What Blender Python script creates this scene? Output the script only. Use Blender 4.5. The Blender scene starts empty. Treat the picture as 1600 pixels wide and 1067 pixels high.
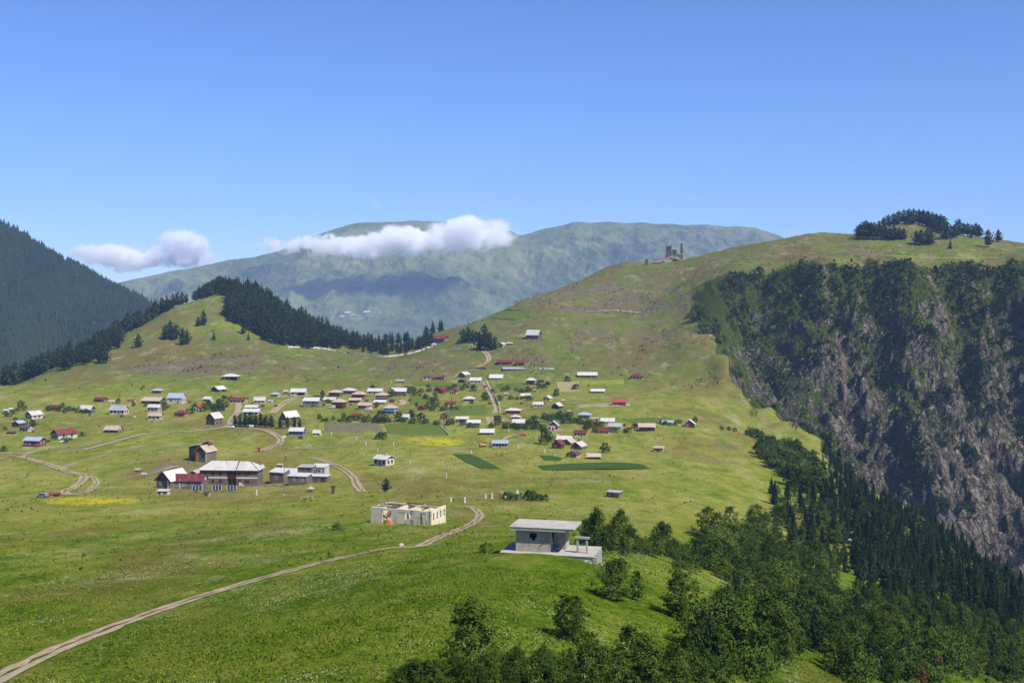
import bpy, math, random
import numpy as np
from mathutils import Vector

R = math.radians
SC = bpy.context.scene
COL = SC.collection
# ------------------------------------------------------------------ camera, sky, sun, exposure
F, CX, HY = 1980.0, 800.0, 440.0            # focal length and horizon of the photograph, in its pixels
cam_d = bpy.data.cameras.new('camera')
cam = bpy.data.objects.new('camera', cam_d); COL.objects.link(cam)
cam.rotation_euler = (R(90), 0, 0)
cam_d.sensor_width = 36.0
cam_d.lens = 36.0 * F / 1600.0
cam_d.shift_y = -(533.5 - HY) / 1600.0
cam_d.clip_start, cam_d.clip_end = 0.5, 60000.0
SC.camera = cam

SUN_EL, SUN_AZ = R(51), math.atan2(0.78, -0.626)      # direction to the sun: from the right, a little behind the camera
sun_dir = Vector((math.cos(SUN_EL) * 0.78, math.cos(SUN_EL) * -0.626, math.sin(SUN_EL)))
W = bpy.data.worlds.new('World'); SC.world = W; W.use_nodes = True
wn, wl = W.node_tree.nodes, W.node_tree.links
wn.clear()
sky = wn.new('ShaderNodeTexSky'); sky.sky_type = 'NISHITA'; sky.sun_disc = False
sky.sun_elevation = SUN_EL; sky.sun_rotation = SUN_AZ
sky.altitude = 1900; sky.air_density = 1.0; sky.dust_density = 0.25; sky.ozone_density = 2.2
bg = wn.new('ShaderNodeBackground'); bg.inputs['Strength'].default_value = 0.083
wo = wn.new('ShaderNodeOutputWorld')
tint = wn.new('ShaderNodeMix'); tint.data_type = 'RGBA'; tint.blend_type = 'MULTIPLY'; tint.inputs[0].default_value = 1.0; tint.inputs[7].default_value = (0.59, 0.785, 1.22, 1)   # clear mountain blue
wl.new(sky.outputs[0], tint.inputs[6]); wl.new(tint.outputs[2], bg.inputs[0]); wl.new(bg.outputs[0], wo.inputs[0])
sun_d = bpy.data.lights.new('sun', 'SUN'); sun_d.energy = 5.0; sun_d.angle = R(0.5); sun_d.color = (1.0, 0.95, 0.87)
sun = bpy.data.objects.new('sun', sun_d); COL.objects.link(sun)
sun.rotation_euler = (-sun_dir).to_track_quat('-Z', 'Y').to_euler()
SC.view_settings.view_transform = 'Standard'; SC.view_settings.look = 'None'
SC.view_settings.exposure = 0.60; SC.view_settings.gamma = 1.0; SC.view_settings.use_curve_mapping = False
SC.cycles.max_bounces = 11; SC.cycles.diffuse_bounces = 1; SC.cycles.glossy_bounces = 2
SC.cycles.transparent_max_bounces = 11; SC.cycles.volume_bounces = 9
SC.cycles.use_denoising = True
HAZE_DENSITY = 6.2e-5

# ------------------------------------------------------------------ helpers
rng = np.random.default_rng(7)
random.seed(7)

def tag(o, label=None, cat=None, group=None, kind=None):
    if label: o['label'] = label
    if cat: o['category'] = cat
    if group: o['group'] = group
    if kind: o['kind'] = kind
    return o

def link(name, me, parent=None, loc=None):
    o = bpy.data.objects.new(name, me); COL.objects.link(o)
    if parent is not None: o.parent = parent
    if loc is not None: o.location = loc
    return o

def empty(name, loc, rz=0.0):
    o = bpy.data.objects.new(name, None); COL.objects.link(o)
    o.location = loc; o.rotation_euler = (0, 0, rz); o.empty_display_size = 0.5
    return o

def mesh_np(name, V, Q, mat=None, smooth=False):
    """mesh from numpy vertices (n,3) and faces (m,k), all faces with k corners"""
    V = np.asarray(V, dtype=np.float32); Q = np.asarray(Q, dtype=np.int32)
    me = bpy.data.meshes.new(name)
    me.vertices.add(len(V)); me.vertices.foreach_set('co', V.ravel())
    k = Q.shape[1]
    me.loops.add(Q.size); me.loops.foreach_set('vertex_index', Q.ravel())
    me.polygons.add(len(Q))
    me.polygons.foreach_set('loop_start', np.arange(0, Q.size, k, dtype=np.int32))
    me.polygons.foreach_set('loop_total', np.full(len(Q), k, dtype=np.int32))
    me.update(calc_edges=True)
    if smooth:
        me.polygons.foreach_set('use_smooth', np.ones(len(Q), dtype=bool))
    if mat: me.materials.append(mat)
    return me

class MB:
    """collects boxes, prisms and tubes with one or several materials into one mesh"""
    def __init__(s): s.v = []; s.f = []
    def face(s, pts):
        n = len(s.v); s.v += [tuple(p) for p in pts]; s.f.append(tuple(range(n, n + len(pts)))); return s
    def box(s, x0, x1, y0, y1, z0, z1):
        n = len(s.v)
        s.v += [(x0,y0,z0),(x1,y0,z0),(x1,y1,z0),(x0,y1,z0),(x0,y0,z1),(x1,y0,z1),(x1,y1,z1),(x0,y1,z1)]
        s.f += [tuple(n+i for i in q) for q in ((0,3,2,1),(4,5,6,7),(0,1,5,4),(1,2,6,5),(2,3,7,6),(3,0,4,7))]
        return s
    def hull(s, bot, top):
        """prism between two rings of the same number of points"""
        n, k = len(s.v), len(bot)
        s.v += [tuple(p) for p in bot] + [tuple(p) for p in top]
        s.f.append(tuple(n + i for i in reversed(range(k)))); s.f.append(tuple(n + k + i for i in range(k)))
        for i in range(k):
            j = (i + 1) % k; s.f.append((n+i, n+j, n+k+j, n+k+i))
        return s
    def beam(s, a, b, w, h=None):
        a, b = Vector(a), Vector(b); h = h or w
        d = (b - a).normalized(); up = Vector((0,0,1)) if abs(d.z) < 0.95 else Vector((1,0,0))
        x = d.cross(up).normalized() * w / 2; y = x.normalized().cross(d) * h / 2
        return s.hull([a-x-y, a+x-y, a+x+y, a-x+y], [b-x-y, b+x-y, b+x+y, b-x+y])
    def tube(s, pts, rad, k=6):
        pts = [Vector(p) for p in pts]; rings = []
        n0 = len(s.v)
        for i, p in enumerate(pts):
            d = (pts[min(i+1, len(pts)-1)] - pts[max(i-1, 0)]).normalized()
            up = Vector((0,0,1)) if abs(d.z) < 0.9 else Vector((1,0,0))
            x = d.cross(up).normalized(); y = x.cross(d)
            r = rad[i] if hasattr(rad, '__len__') else rad
            s.v += [tuple(p + (x*math.cos(t) + y*math.sin(t))*r) for t in [2*math.pi*q/k for q in range(k)]]
        for i in range(len(pts)-1):
            for q in range(k):
                a = n0 + i*k + q; b = n0 + i*k + (q+1) % k
                s.f.append((a, b, b+k, a+k))
        s.f.append(tuple(n0 + q for q in reversed(range(k)))); s.f.append(tuple(n0+(len(pts)-1)*k+q for q in range(k)))
        return s
    def mesh(s, name, mat):
        me = bpy.data.meshes.new(name); me.from_pydata(s.v, [], s.f); me.materials.append(mat); me.update(); return me
    def build(s, name, mat, parent=None, loc=None):
        return link(name, s.mesh(name, mat), parent, loc)

# 2-D gradient noise in numpy
_perm = np.random.default_rng(3).permutation(512)
_perm = np.concatenate([_perm, _perm, _perm])
_ang = np.random.default_rng(4).uniform(0, 2*np.pi, 512)
_gx, _gy = np.cos(_ang), np.sin(_ang)
def noise(x, y):
    xi, yi = np.floor(x).astype(np.int64), np.floor(y).astype(np.int64)
    xf, yf = x - xi, y - yi
    xi &= 511; yi &= 511
    def g(i, j, dx, dy):
        h = _perm[_perm[(xi+i) & 511] + ((yi+j) & 511)]
        return _gx[h]*dx + _gy[h]*dy
    fx, fy = xf*xf*xf*(xf*(xf*6-15)+10), yf*yf*yf*(yf*(yf*6-15)+10)
    a = g(0,0,xf,yf); b = g(1,0,xf-1,yf); c = g(0,1,xf,yf-1); d = g(1,1,xf-1,yf-1)
    return ((a+(b-a)*fx) + ((c+(d-c)*fx) - (a+(b-a)*fx))*fy) * 1.5
def fbm(x, y, o=4, ridged=False):
    t = np.zeros(np.broadcast(x, y).shape); a = 1.0; s = 0
    for i in range(o):
        n = noise(x*2**i + 17.3*i, y*2**i - 9.1*i)
        if ridged: n = 1 - 2*np.abs(n)
        t += a*n; s += a; a *= 0.5
    return t/s
def sstep(a, b, x):
    t = np.clip((x-a)/(b-a), 0, 1); return t*t*(3-2*t)

# ------------------------------------------------------------------ materials
MATS = {}
def new_mat(name, rough=0.8, spec=0.3):
    m = bpy.data.materials.new(name); m.use_nodes = True
    nt = m.node_tree; b = nt.nodes['Principled BSDF']
    b.inputs['Roughness'].default_value = rough
    b.inputs['Specular IOR Level'].default_value = spec
    return m, nt, b
def node(nt, t, **kw):
    n = nt.nodes.new(t)
    for k, v in kw.items(): setattr(n, k, v)
    return n
def ramp(nt, fac, stops):
    r = node(nt, 'ShaderNodeValToRGB'); e = r.color_ramp.elements
    while len(e) < len(stops): e.new(0.5)
    for i, (p, c) in enumerate(stops):
        e[i].position = p; e[i].color = (*c, 1) if len(c) == 3 else c
    nt.links.new(fac, r.inputs[0]); return r.outputs[0]
def noise_node(nt, vec, scale, detail=4, rough=0.55, dist=0.0):
    n = node(nt, 'ShaderNodeTexNoise'); n.inputs['Scale'].default_value = scale
    n.inputs['Detail'].default_value = detail; n.inputs['Roughness'].default_value = rough; n.inputs['Distortion'].default_value = dist
    if vec is not None: nt.links.new(vec, n.inputs['Vector'])
    return n.outputs[0]
def mixc(nt, fac, a, b, mode='MIX'):
    m = node(nt, 'ShaderNodeMix', data_type='RGBA', blend_type=mode)
    for sock, v in ((m.inputs[0], fac), (m.inputs[6], a), (m.inputs[7], b)):
        if isinstance(v, (int, float)): sock.default_value = v
        elif isinstance(v, tuple): sock.default_value = (*v, 1)
        else: nt.links.new(v, sock)
    return m.outputs[2]
def mth(nt, op, a, b=None, clamp=False):
    m = node(nt, 'ShaderNodeMath', operation=op, use_clamp=clamp)
    for sock, v in ((m.inputs[0], a), (m.inputs[1], b)):
        if v is None: continue
        if isinstance(v, (int, float)): sock.default_value = v
        else: nt.links.new(v, sock)
    return m.outputs[0]
def smth(nt, v, a, b):
    m = node(nt, 'ShaderNodeMapRange', interpolation_type='SMOOTHSTEP')
    nt.links.new(v, m.inputs[0]); m.inputs[1].default_value = a; m.inputs[2].default_value = b
    return m.outputs[0]
def scaled(nt, vec, s):
    m = node(nt, 'ShaderNodeMapping'); m.inputs['Scale'].default_value = s; nt.links.new(vec, m.inputs[0]); return m.outputs[0]
def bump(nt, b, h, strength=0.4, dist=0.1):
    n = node(nt, 'ShaderNodeBump'); n.inputs['Strength'].default_value = strength; n.inputs['Distance'].default_value = dist
    nt.links.new(h, n.inputs['Height']); nt.links.new(n.outputs[0], b.inputs['Normal'])

def plain(name, c, rough=0.75, var=0.25, scale=1.5, streak=False, spec=0.3):
    """weathered paint, plaster, timber or metal: base colour broken up by stains and grain, with fine relief"""
    if name in MATS: return MATS[name]
    m, nt, b = new_mat(name, rough, spec)
    tc = node(nt, 'ShaderNodeTexCoord').outputs['Object']
    oi = node(nt, 'ShaderNodeObjectInfo')
    v = node(nt, 'ShaderNodeVectorMath', operation='ADD'); nt.links.new(tc, v.inputs[0])
    off = node(nt, 'ShaderNodeVectorMath', operation='SCALE'); off.inputs[0].default_value = (37, 91, 53); nt.links.new(oi.outputs['Random'], off.inputs['Scale'])
    nt.links.new(off.outputs[0], v.inputs[1])
    vec = v.outputs[0]
    n1 = noise_node(nt, scaled(nt, vec, (1, 1, 0.25) if streak else (1, 1, 1)), scale, 5, 0.65)
    n2 = noise_node(nt, vec, scale*9, 3)
    dark = tuple(x*(1-var*1.4) for x in c); lite = tuple(min(0.85, x*(1+var*0.7)) for x in c)
    col = ramp(nt, n1, [(0.3, dark), (0.52, c), (0.75, lite)])
    col = mixc(nt, mth(nt, 'MULTIPLY', n2, 0.35), col, tuple(x*0.55 for x in c))
    nt.links.new(col, b.inputs['Base Color'])
    bump(nt, b, n2, 0.3, 0.03)
    MATS[name] = m
    return m

def leaf_mat(name, cols, transl=0.25):
    """foliage: leaf colour from a per-leaf attribute, the tree and a noise through the crown"""
    m, nt, b = new_mat(name, 0.8, 0.06)
    at = node(nt, 'ShaderNodeAttribute', attribute_name='leaf').outputs['Fac']
    rnd = node(nt, 'ShaderNodeObjectInfo').outputs['Random']
    tc = node(nt, 'ShaderNodeNewGeometry').outputs['Position']
    n1 = noise_node(nt, tc, 0.35, 2)
    f = mth(nt, 'ADD', mth(nt, 'MULTIPLY', at, 0.45), mth(nt, 'ADD', mth(nt, 'MULTIPLY', rnd, 0.35), mth(nt, 'MULTIPLY', n1, 0.3)))
    col = ramp(nt, f, [(0.2, cols[0]), (0.55, cols[1]), (0.9, cols[2])])
    nt.links.new(col, b.inputs['Base Color'])
    tr = node(nt, 'ShaderNodeBsdfTranslucent'); nt.links.new(col, tr.inputs[0])
    mx = node(nt, 'ShaderNodeMixShader'); mx.inputs[0].default_value = transl
    out = nt.nodes['Material Output']
    nt.links.new(b.outputs[0], mx.inputs[1]); nt.links.new(tr.outputs[0], mx.inputs[2]); nt.links.new(mx.outputs[0], out.inputs[0])
    return m
# ------------------------------------------------------------------ the land: heights from surveyed points, one sheet
def P(px, py, Y): return ((px-CX)/F, Y, (HY-py)/F*Y)      # photo pixel + distance -> survey point
def H(px, Y, z): return ((px-CX)/F, Y, z)
S = []
# slope under the camera and the near meadow
for px in (-300, 0, 300, 600, 900, 1200, 1500, 1900):
    S += [H(px, 3, -2.2), H(px, 14, -6.0), H(px, 40, -14.0)]
S += [P(-250,1067,100), P(0,1067,92), P(0,960,150), P(0,860,245), P(0,790,390), P(0,742,540), P(0,690,665), P(0,650,790), P(0,625,890), P(0,604,980),
      P(-250,960,150), P(-250,790,390), P(-250,690,665), P(-250,640,850), P(-250,600,1000)]
S += [P(300,1067,90), P(300,960,142), P(300,900,190), P(300,840,285), P(300,790,390), P(330,764,490), P(360,757,510), P(200,770,460), P(440,770,462), P(450,756,505), P(240,770,462),
      P(600,1067,88), P(600,950,126), P(600,880,182), P(600,858,214), P(635,822,298), P(580,820,300), P(690,820,300), P(720,795,355), P(560,767,465), P(740,1067,88), P(740,960,118),
      P(480,715,610), P(590,728,560), P(700,740,530), P(830,783,415), P(770,780,430), P(806,863,170), P(770,858,186), P(845,866,167), P(880,873,164), P(908,883,161), P(932,882,166), P(850,855,185), P(860,900,146), P(955,778,435)]
S += [P(900,1067,96), P(900,950,130), P(960,935,142), P(1000,860,225), P(960,850,235), P(1050,885,200), P(1050,760,500), P(900,790,405), P(1060,960,142), P(1100,1067,108), P(1100,830,300)]
# plateau with the village
S += [P(130,760,490), P(60,690,665), P(180,676,705), P(300,722,570), P(350,690,660), P(300,650,790), P(160,640,830), P(240,615,930), P(140,622,900), P(360,594,1010), P(400,655,770), P(460,615,930),
      P(460,680,690), P(560,650,790), P(560,620,905), P(640,650,790), P(620,612,935), P(700,625,890), P(720,655,770), P(770,690,665), P(760,590,1030), P(860,625,885), P(840,650,790),
      P(880,700,640), P(960,660,745), P(1000,672,710), P(940,716,600), P(1080,668,720), P(1040,700,640), P(960,630,860), P(990,590,1015), P(920,590,1020), P(1100,700,640), P(1180,740,560), P(1130,640,850)]
# pine hill
S += [P(100,585,1050), P(100,571,1110), P(200,560,1110), P(200,521,1230), P(300,560,1110), P(280,520,1210), P(270,481,1300), P(340,459,1360), P(340,500,1250), P(400,560,1110), P(400,520,1230), P(440,540,1190), P(360,452,1390), P(430,482,1420), P(500,518,1420),
      P(510,548,1240), P(580,558,1215), P(640,552,1230), P(670,541,1260), P(560,537,1420), P(620,540,1420), P(690,517,1370), P(560,590,1060), P(650,580,1080)]
# behind the pine hill: falls to a valley
for px, z in ((-250,-190), (0,-175), (100,-150), (200,-125), (340,-95), (430,-110), (560,-130), (690,-130)):
    S += [H(px, 1650, z), H(px, 2050, -260)]
S += [P(0,612,1090), H(0,1300,-120), H(-250,1250,-140), H(100,1300,-95), H(200,1380,-80)]
# right-hand hill
S += [P(700,540,1190), P(755,546,1150), P(830,530,1170), P(760,499,1370), P(820,469,1470), P(860,505,1260), P(900,480,1340), P(960,417,1620), P(960,470,1370), P(960,530,1170), P(900,555,1110),
      P(1010,414,1620), P(1050,411,1600), P(1050,455,1350), P(1050,500,1215), P(1050,560,1060), P(1030,620,910), P(1150,388,1560), P(1220,377,1540), P(1280,364,1500), P(1340,366,1450), P(1420,348,1450),
      P(1480,363,1420), P(1550,373,1380), P(1600,380,1350), P(1750,400,1300), P(1400,376,1320), P(1500,390,1200), P(1150,408,1380)]
for px, z in ((820,-130), (960,-90), (1050,-70), (1150,-60), (1280,-40), (1420,-30), (1600,-60), (1800,-60)):
    S += [H(px, 2100, z-120)]
# plateau edge, cliff rim, cliff face
S += [P(1072,447,1300), P(1080,500,1185), P(1140,572,1035), P(1200,640,875), P(1288,692,765), P(1250,700,730), P(1230,745,590)]
S += [P(1180,424,1235), P(1290,411,1160), P(1400,405,1152), P(1500,408,1143), P(1600,405,1123), P(1800,405,1090),
      P(1120,470,1200), P(1130,520,1130)]
S += [P(1180,470,1190), P(1180,520,1150), P(1180,590,1100), H(1180,1000,-125), H(1185,955,-108),
      P(1240,415,1195), P(1240,520,1125), P(1240,640,1055), H(1240,930,-160), H(1240,860,-112),
      P(1290,500,1112), P(1290,600,1065), P(1290,690,1020), H(1300,900,-190), H(1300,825,-135),
      P(1400,500,1104), P(1400,600,1056), P(1400,700,1007), P(1400,800,957), H(1400,830,-215), H(1400,740,-190),
      P(1500,500,1096), P(1500,600,1043), P(1500,700,998), P(1500,800,953), P(1500,870,923), H(1500,740,-240),
      P(1600,500,1078), P(1600,600,1033), P(1600,700,993), P(1600,800,953), P(1600,890,918), H(1600,700,-260), H(1400,880,-250), H(1500,850,-300), H(1600,820,-330), H(1600,880,-320), H(1500,900,-280), H(1800,760,-340),
      P(1800,600,1000), P(1800,890,900), H(1800,620,-260)]
# the shelf behind the rim; the plateau's edge
S += [P(1120,434,1262), P(1150,425,1250), P(1120,424,1330), P(1150,416,1300), P(1180,418,1282), P(1240,409,1245), P(1290,405,1212), P(1400,401,1205), P(1500,403,1200), P(1600,399,1182), P(1290,396,1300), P(1400,390,1285), P(1600,391,1275),
      P(1124,550,1085), P(1154,588,1000), P(1176,621,925), P(1210,641,872), P(1240,663,822), P(1270,680,787), P(1160,640,860), P(1200,662,825), P(1230,682,770), P(1150,604,950), P(1120,590,980), H(1160,1062,-92), H(1215,938,-122)]
# wooded slope that drops into the gorge
S += [P(1300,725,700), P(1340,770,610), P(1400,792,585), P(1450,815,550), P(1500,862,505), P(1600,925,440), P(1800,1080,330), P(1250,790,490), P(1300,850,430), P(1400,910,385), P(1500,970,340), P(1600,1025,290),
      P(1200,820,420), P(1150,800,445), P(1200,880,300), P(1200,960,200), P(1200,1067,125), P(1300,960,250), P(1300,1067,150), P(1400,1067,170), P(1500,1067,200), P(1600,1100,215), P(1800,1300,200)]
S = np.array(S)
KY = 0.55
def q_of(u, Y): return np.stack([u, KY*np.log(Y)], -1)
_C = q_of(S[:,0], S[:,1])
def phi(A, B): return np.sqrt(((A[...,None,:]-B)**2).sum(-1) + 0.016**2)
n = len(S)
A = np.zeros((n+3, n+3)); A[:n,:n] = phi(_C, _C) + 1e-5*np.eye(n)
A[:n,n:] = np.c_[np.ones(n), _C]; A[n:,:n] = A[:n,n:].T
# survey in z/Y-like units keeps near and far relief in proportion
sol = np.linalg.solve(A, np.r_[S[:,2]/S[:,1]**0.75, 0, 0, 0])
def base_z(u, Y):
    sh = np.broadcast(u, Y).shape
    u = np.broadcast_to(u, sh).ravel(); Yv = np.broadcast_to(Y, sh).ravel()
    out = np.empty(len(u))
    for i in range(0, len(u), 20000):
        q = q_of(u[i:i+20000], Yv[i:i+20000])
        out[i:i+20000] = phi(q, _C) @ sol[:n] + sol[n] + q @ sol[n+1:]
    return (out*Yv**0.75).reshape(sh)

def in_poly(px, py, poly):
    inside = np.zeros(px.shape, bool); m = len(poly)
    for i in range(m):
        x0, y0 = poly[i]; x1, y1 = poly[(i+1) % m]
        c = ((y0 > py) != (y1 > py)) & (px < (x1-x0)*(py-y0)/((y1-y0) or 1e-9)+x0)
        inside ^= c
    return inside

NR = 640
us = np.concatenate([np.linspace(-0.62,-0.42,26)[:-1], np.linspace(-0.42, 0.10, 330)[:-1], np.linspace(0.10, 0.42, 320), np.linspace(0.42,0.66,30)[1:]])
Yf = np.exp(np.concatenate([np.linspace(np.log(3), np.log(80), 40)[:-1], np.linspace(np.log(80), np.log(2100), 460)]))
Zf = base_z(us[:,None], Yf[None,:])
YY = np.empty((len(us), NR)); ZZ = np.empty_like(YY)
_k = np.ones(9)/9
dV = np.abs(np.diff(Zf/Yf, axis=1)) + 0.045*np.diff(np.log(Yf))[None,:] + 0.00001*np.diff(Yf)[None,:]
# same spacing for neighbouring columns, so that the sheet has no twisted quads
for _ in range(2):
    pad = np.pad(dV, ((4,4),(0,0)), mode='edge'); dV = sum(pad[i:i+dV.shape[0]] for i in range(9))/9
for j in range(len(us)):
    c = np.r_[0, np.cumsum(dV[j])]; YY[j] = np.interp(np.linspace(0, c[-1], NR), c, Yf)
ZZ = base_z(us[:,None], YY)
XX = us[:,None]*YY
# steepness of the smooth land
_g = lambda ax: [np.gradient(A_, axis=ax) for A_ in (XX, YY, ZZ)]
(ax_, ay_, az_), (bx_, by_, bz_) = _g(0), _g(1)
nx_, ny_, nz_ = ay_*bz_-az_*by_, az_*bx_-ax_*bz_, ax_*by_-ay_*bx_
slope = np.hypot(nx_, ny_)/np.maximum(np.abs(nz_), 1e-9)
PXg = XX/YY*F + CX
cliff = np.maximum(sstep(0.55, 1.0, slope) * sstep(640, 760, YY), sstep(0.30, 0.55, slope)*sstep(1230, 1290, PXg)*sstep(745, 790, YY)*(1-sstep(1000, 1100, YY))) * sstep(1040, 1110, PXg)
_ye = np.interp(PXg, [1070, 1080, 1124, 1154, 1176, 1210, 1240, 1270, 1292, 1300], [1320, 1185, 1092, 1006, 932, 879, 830, 794, 772, 700]); _yr = np.interp(PXg, [1070, 1120, 1180, 1240, 1290], [1290, 1265, 1230, 1190, 1155])
cliff = np.maximum(cliff, 0.9*sstep(4, 22, YY-_ye)*sstep(0, 14, _yr-YY)*(PXg < 1310)*sstep(1066, 1112, PXg+16*fbm(XX/14, YY/20, 3)))
# relief: rolling ground, hillocks, terraces on the right hill, gullies and buttresses on the cliff
hill = sstep(0.10, 0.3, slope)
near = sstep(60, 200, YY)
calm = 1-np.exp(-(((PXg-860)/90)**2+((YY-170)/22)**2)**2)       # level ground round the hut
ZZ += (0.9*fbm(XX/70, YY/70, 4) + 0.22*fbm(XX/14, YY/14, 3)) * (0.35+0.65*near) * (1-cliff) * calm
ZZ += hill*(1-cliff)*sstep(700, 1000, YY)*(2.2*fbm(XX/45+5, YY/45, 4) + 0.9*fbm(XX/9, YY/9+3, 3))
rh = sstep(700, 800, PXg)*sstep(900, 1100, YY)*(1-cliff)
ZZ += rh*1.6*np.abs(fbm((XX*0.3+YY)/30+3, (YY*0.3-XX)/60, 3))
wx = XX + 0.42*ZZ + 22*fbm(XX/90, ZZ/90, 3)
gul = fbm(wx/74+2.1, (ZZ*0.35+YY*0.1)/120, 3, True)
gul2 = fbm((wx+ZZ*0.25)/21, ZZ/75, 3, True)
gul3 = fbm(wx/7, ZZ/24+4, 3, True)
crag = fbm((XX+0.42*ZZ)/11+3, ZZ/11, 4, True)
_rimY = np.interp(PXg, [1070, 1120, 1180, 1240, 1290, 1400, 1500, 1600, 1800], [1290, 1265, 1230, 1190, 1158, 1152, 1143, 1123, 1090])
cd = cliff*(0.12+0.88*sstep(0, 55, _rimY-YY))*np.where(PXg < 1310, 0.08+0.92*sstep(5, 75, YY-_ye), 1.0)
cd = cd*np.interp(PXg, [1200, 1330], [0.5, 1.0])
PYb = HY - ZZ/YY*F
def dline(pts):
    d = np.full(PXg.shape, 1e9)
    for (x0, y0), (x1, y1) in zip(pts[:-1], pts[1:]):
        t = np.clip(((PXg-x0)*(x1-x0)+(PYb-y0)*(y1-y0))/((x1-x0)**2+(y1-y0)**2), 0, 1); d = np.minimum(d, np.hypot(PXg-x0-t*(x1-x0), PYb-y0-t*(y1-y0)))
    return d
for pts, w, amt in (([(1292,425),(1305,480),(1322,560),(1340,690)], 30, -30), ([(1355,470),(1372,560),(1380,700)], 34, -26), ([(1340,440),(1350,520)], 22, 12), ([(1425,500),(1430,600),(1440,800)], 36, 24), ([(1478,430),(1492,520),(1515,640),(1560,760)], 26, -24), ([(1555,440),(1575,560),(1590,700)], 30, -22), ([(1530,560),(1545,700)], 22, 16)):
    ZZ += 0.55*cd*amt*(1-sstep(0, w*1.2, dline(pts)+16*fbm(PXg/16, PYb/16, 4)))
ledge = fbm(XX/40+6, ZZ/13, 3, True)
ZZ += cd*(24*(gul-0.25) + 15.0*(gul2-0.2) + 7.0*(gul3-0.2) + 5.5*(crag-0.2) + 5.0*(ledge-0.2))
rim = sstep(0.2, 0.5, slope)*sstep(1040, 1110, PXg)*sstep(640, 760, YY)*(1-cliff)
ZZ += rim*2*fbm(XX/25, YY/25, 3)
_g2 = [np.gradient(A_, axis=0) for A_ in (XX, YY, ZZ)], [np.gradient(A_, axis=1) for A_ in (XX, YY, ZZ)]
_n = np.cross(np.stack(_g2[0], -1), np.stack(_g2[1], -1)); slope2 = np.hypot(_n[...,0], _n[...,1])/np.maximum(np.abs(_n[...,2]), 1e-9)
cliff = np.maximum(cliff, sstep(0.75, 1.15, slope2)*sstep(1040, 1110, PXg)*sstep(560, 660, YY))
PYg = HY - ZZ/YY*F
# low earth banks that scar the slopes
def near_line(pts, w):
    d = np.full(PXg.shape, 1e9)
    for (x0, y0), (x1, y1) in zip(pts[:-1], pts[1:]):
        t = np.clip(((PXg-x0)*(x1-x0)+(PYg-y0)*(y1-y0))/((x1-x0)**2+(y1-y0)**2), 0, 1)
        d = np.minimum(d, np.hypot(PXg-x0-t*(x1-x0), (PYg-y0-t*(y1-y0))*1.6))
    return 1 - sstep(w*0.4, w, d + 0.6*w*fbm(PXg/9, PYg/9, 3))
vis = (YY > 300) & (YY < 1700)
soil = np.zeros_like(ZZ)
for pts, w, a in (([(200,577),(270,570),(340,562),(410,558)], 6, 1.3), ([(230,582),(330,577),(400,572)], 11, 0.75), ([(780,478),(850,463),(905,455),(960,447)], 3.2, 1.0),
                  ([(880,482),(915,484),(960,482),(1000,490),(1030,484)], 6.5, 1.3), ([(815,475),(870,470),(900,462)], 4, .8), ([(930,475),(990,468),(1050,478)], 12, .6), ([(1000,436),(1060,420),(1100,418)], 5, .55), ([(905,520),(940,512)], 9, .6), ([(985,520),(1020,530),(1050,520)], 12, .5), ([(900,455),(960,452),(1020,470)], 20, 0.42), ([(1040,452),(1068,460),(1060,485)], 12, 0.6), ([(800,565),(835,560),(860,568)], 8, 0.6),
                  ([(895,545),(930,515),(955,530)], 16, 0.42), ([(640,590),(660,570),(690,560)], 6, 0.45), ([(600,590),(612,565)], 6, 0.3), ([(700,575),(740,560)], 9, 0.3), ([(1330,392),(1360,396),(1380,393)], 5, .6),
                  ([(1286,412),(1292,425),(1290,445),(1296,470)], 5, 1.0), ([(1470,470),(1480,500),(1472,530)], 5, .8), ([(1520,410),(1500,440)], 5, .8), ([(1440,410),(1462,450),(1488,530)], 4.5, .9), ([(1312,520),(1318,560),(1322,640)], 4, .8),
                  ([(880,690),(920,694)], 5, .3), ([(1120,690),(1160,700)], 10, .4), ([(1095,720),(1150,724)], 6, .5), ([(1060,715),(1100,712)], 12, .2), ([(250,735),(330,725)], 9, .7), ([(450,640),(470,632),(500,625)], 6, .5),
                  ([(355,765),(400,757),(450,760)], 4, .8), ([(90,700),(150,700)], 5, .5), ([(160,695),(180,690)], 4, .5)):
    soil = np.maximum(soil, a*near_line(pts, w)*vis)
bank = near_line([(880,482),(915,484),(960,482),(1000,490),(1030,484)], 4.5)*vis
ZZ += bank*2.0*(0.5+fbm(XX/6, YY/6, 3)); 
bank2 = near_line([(200,577),(270,570),(340,562),(410,558)], 4)*vis + near_line([(780,478),(850,463),(905,455),(960,447)], 3)*vis
ZZ += bank2*1.6*(0.5+fbm(XX/5, YY/5, 3))
# dry / lush zones and flower drifts
dry = 0.5 + 0.5*fbm(XX/130+9, YY/130, 4)
dry += 0.55*sstep(185, 420, YY)*(1-sstep(900, 1100, YY)) - 0.14*(1-sstep(110, 200, YY)) + 0.12*sstep(950, 1100, YY)
dry -= 0.5*sstep(1150, 1300, PXg)*(1-sstep(500, 800, YY)) 
dry += 0.25*fbm(XX/22, YY/60, 3)
yel = np.zeros_like(ZZ)
for poly, a in (([(68,781),(110,777),(170,779),(215,784),(170,788),(110,786)], 1.0), ([(660,686),(700,684),(725,690),(690,697),(668,696)], 0.9), ([(205,872),(245,867),(290,874),(250,882)], .45), ([(655,695),(640,688),(700,681)], .5)):
    c = np.array(poly); cx, cy = c.mean(0); sx, sy = np.abs(c-[cx,cy]).max(0)
    dd = ((PXg-cx)/sx)**2 + ((PYg-cy)/sy)**2
    yel = np.maximum(yel, a*(1-sstep(0.5, 1.25, dd + 0.5*fbm(PXg/14, PYg/5, 3)))*vis + 0)
nc = len(us)
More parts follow.
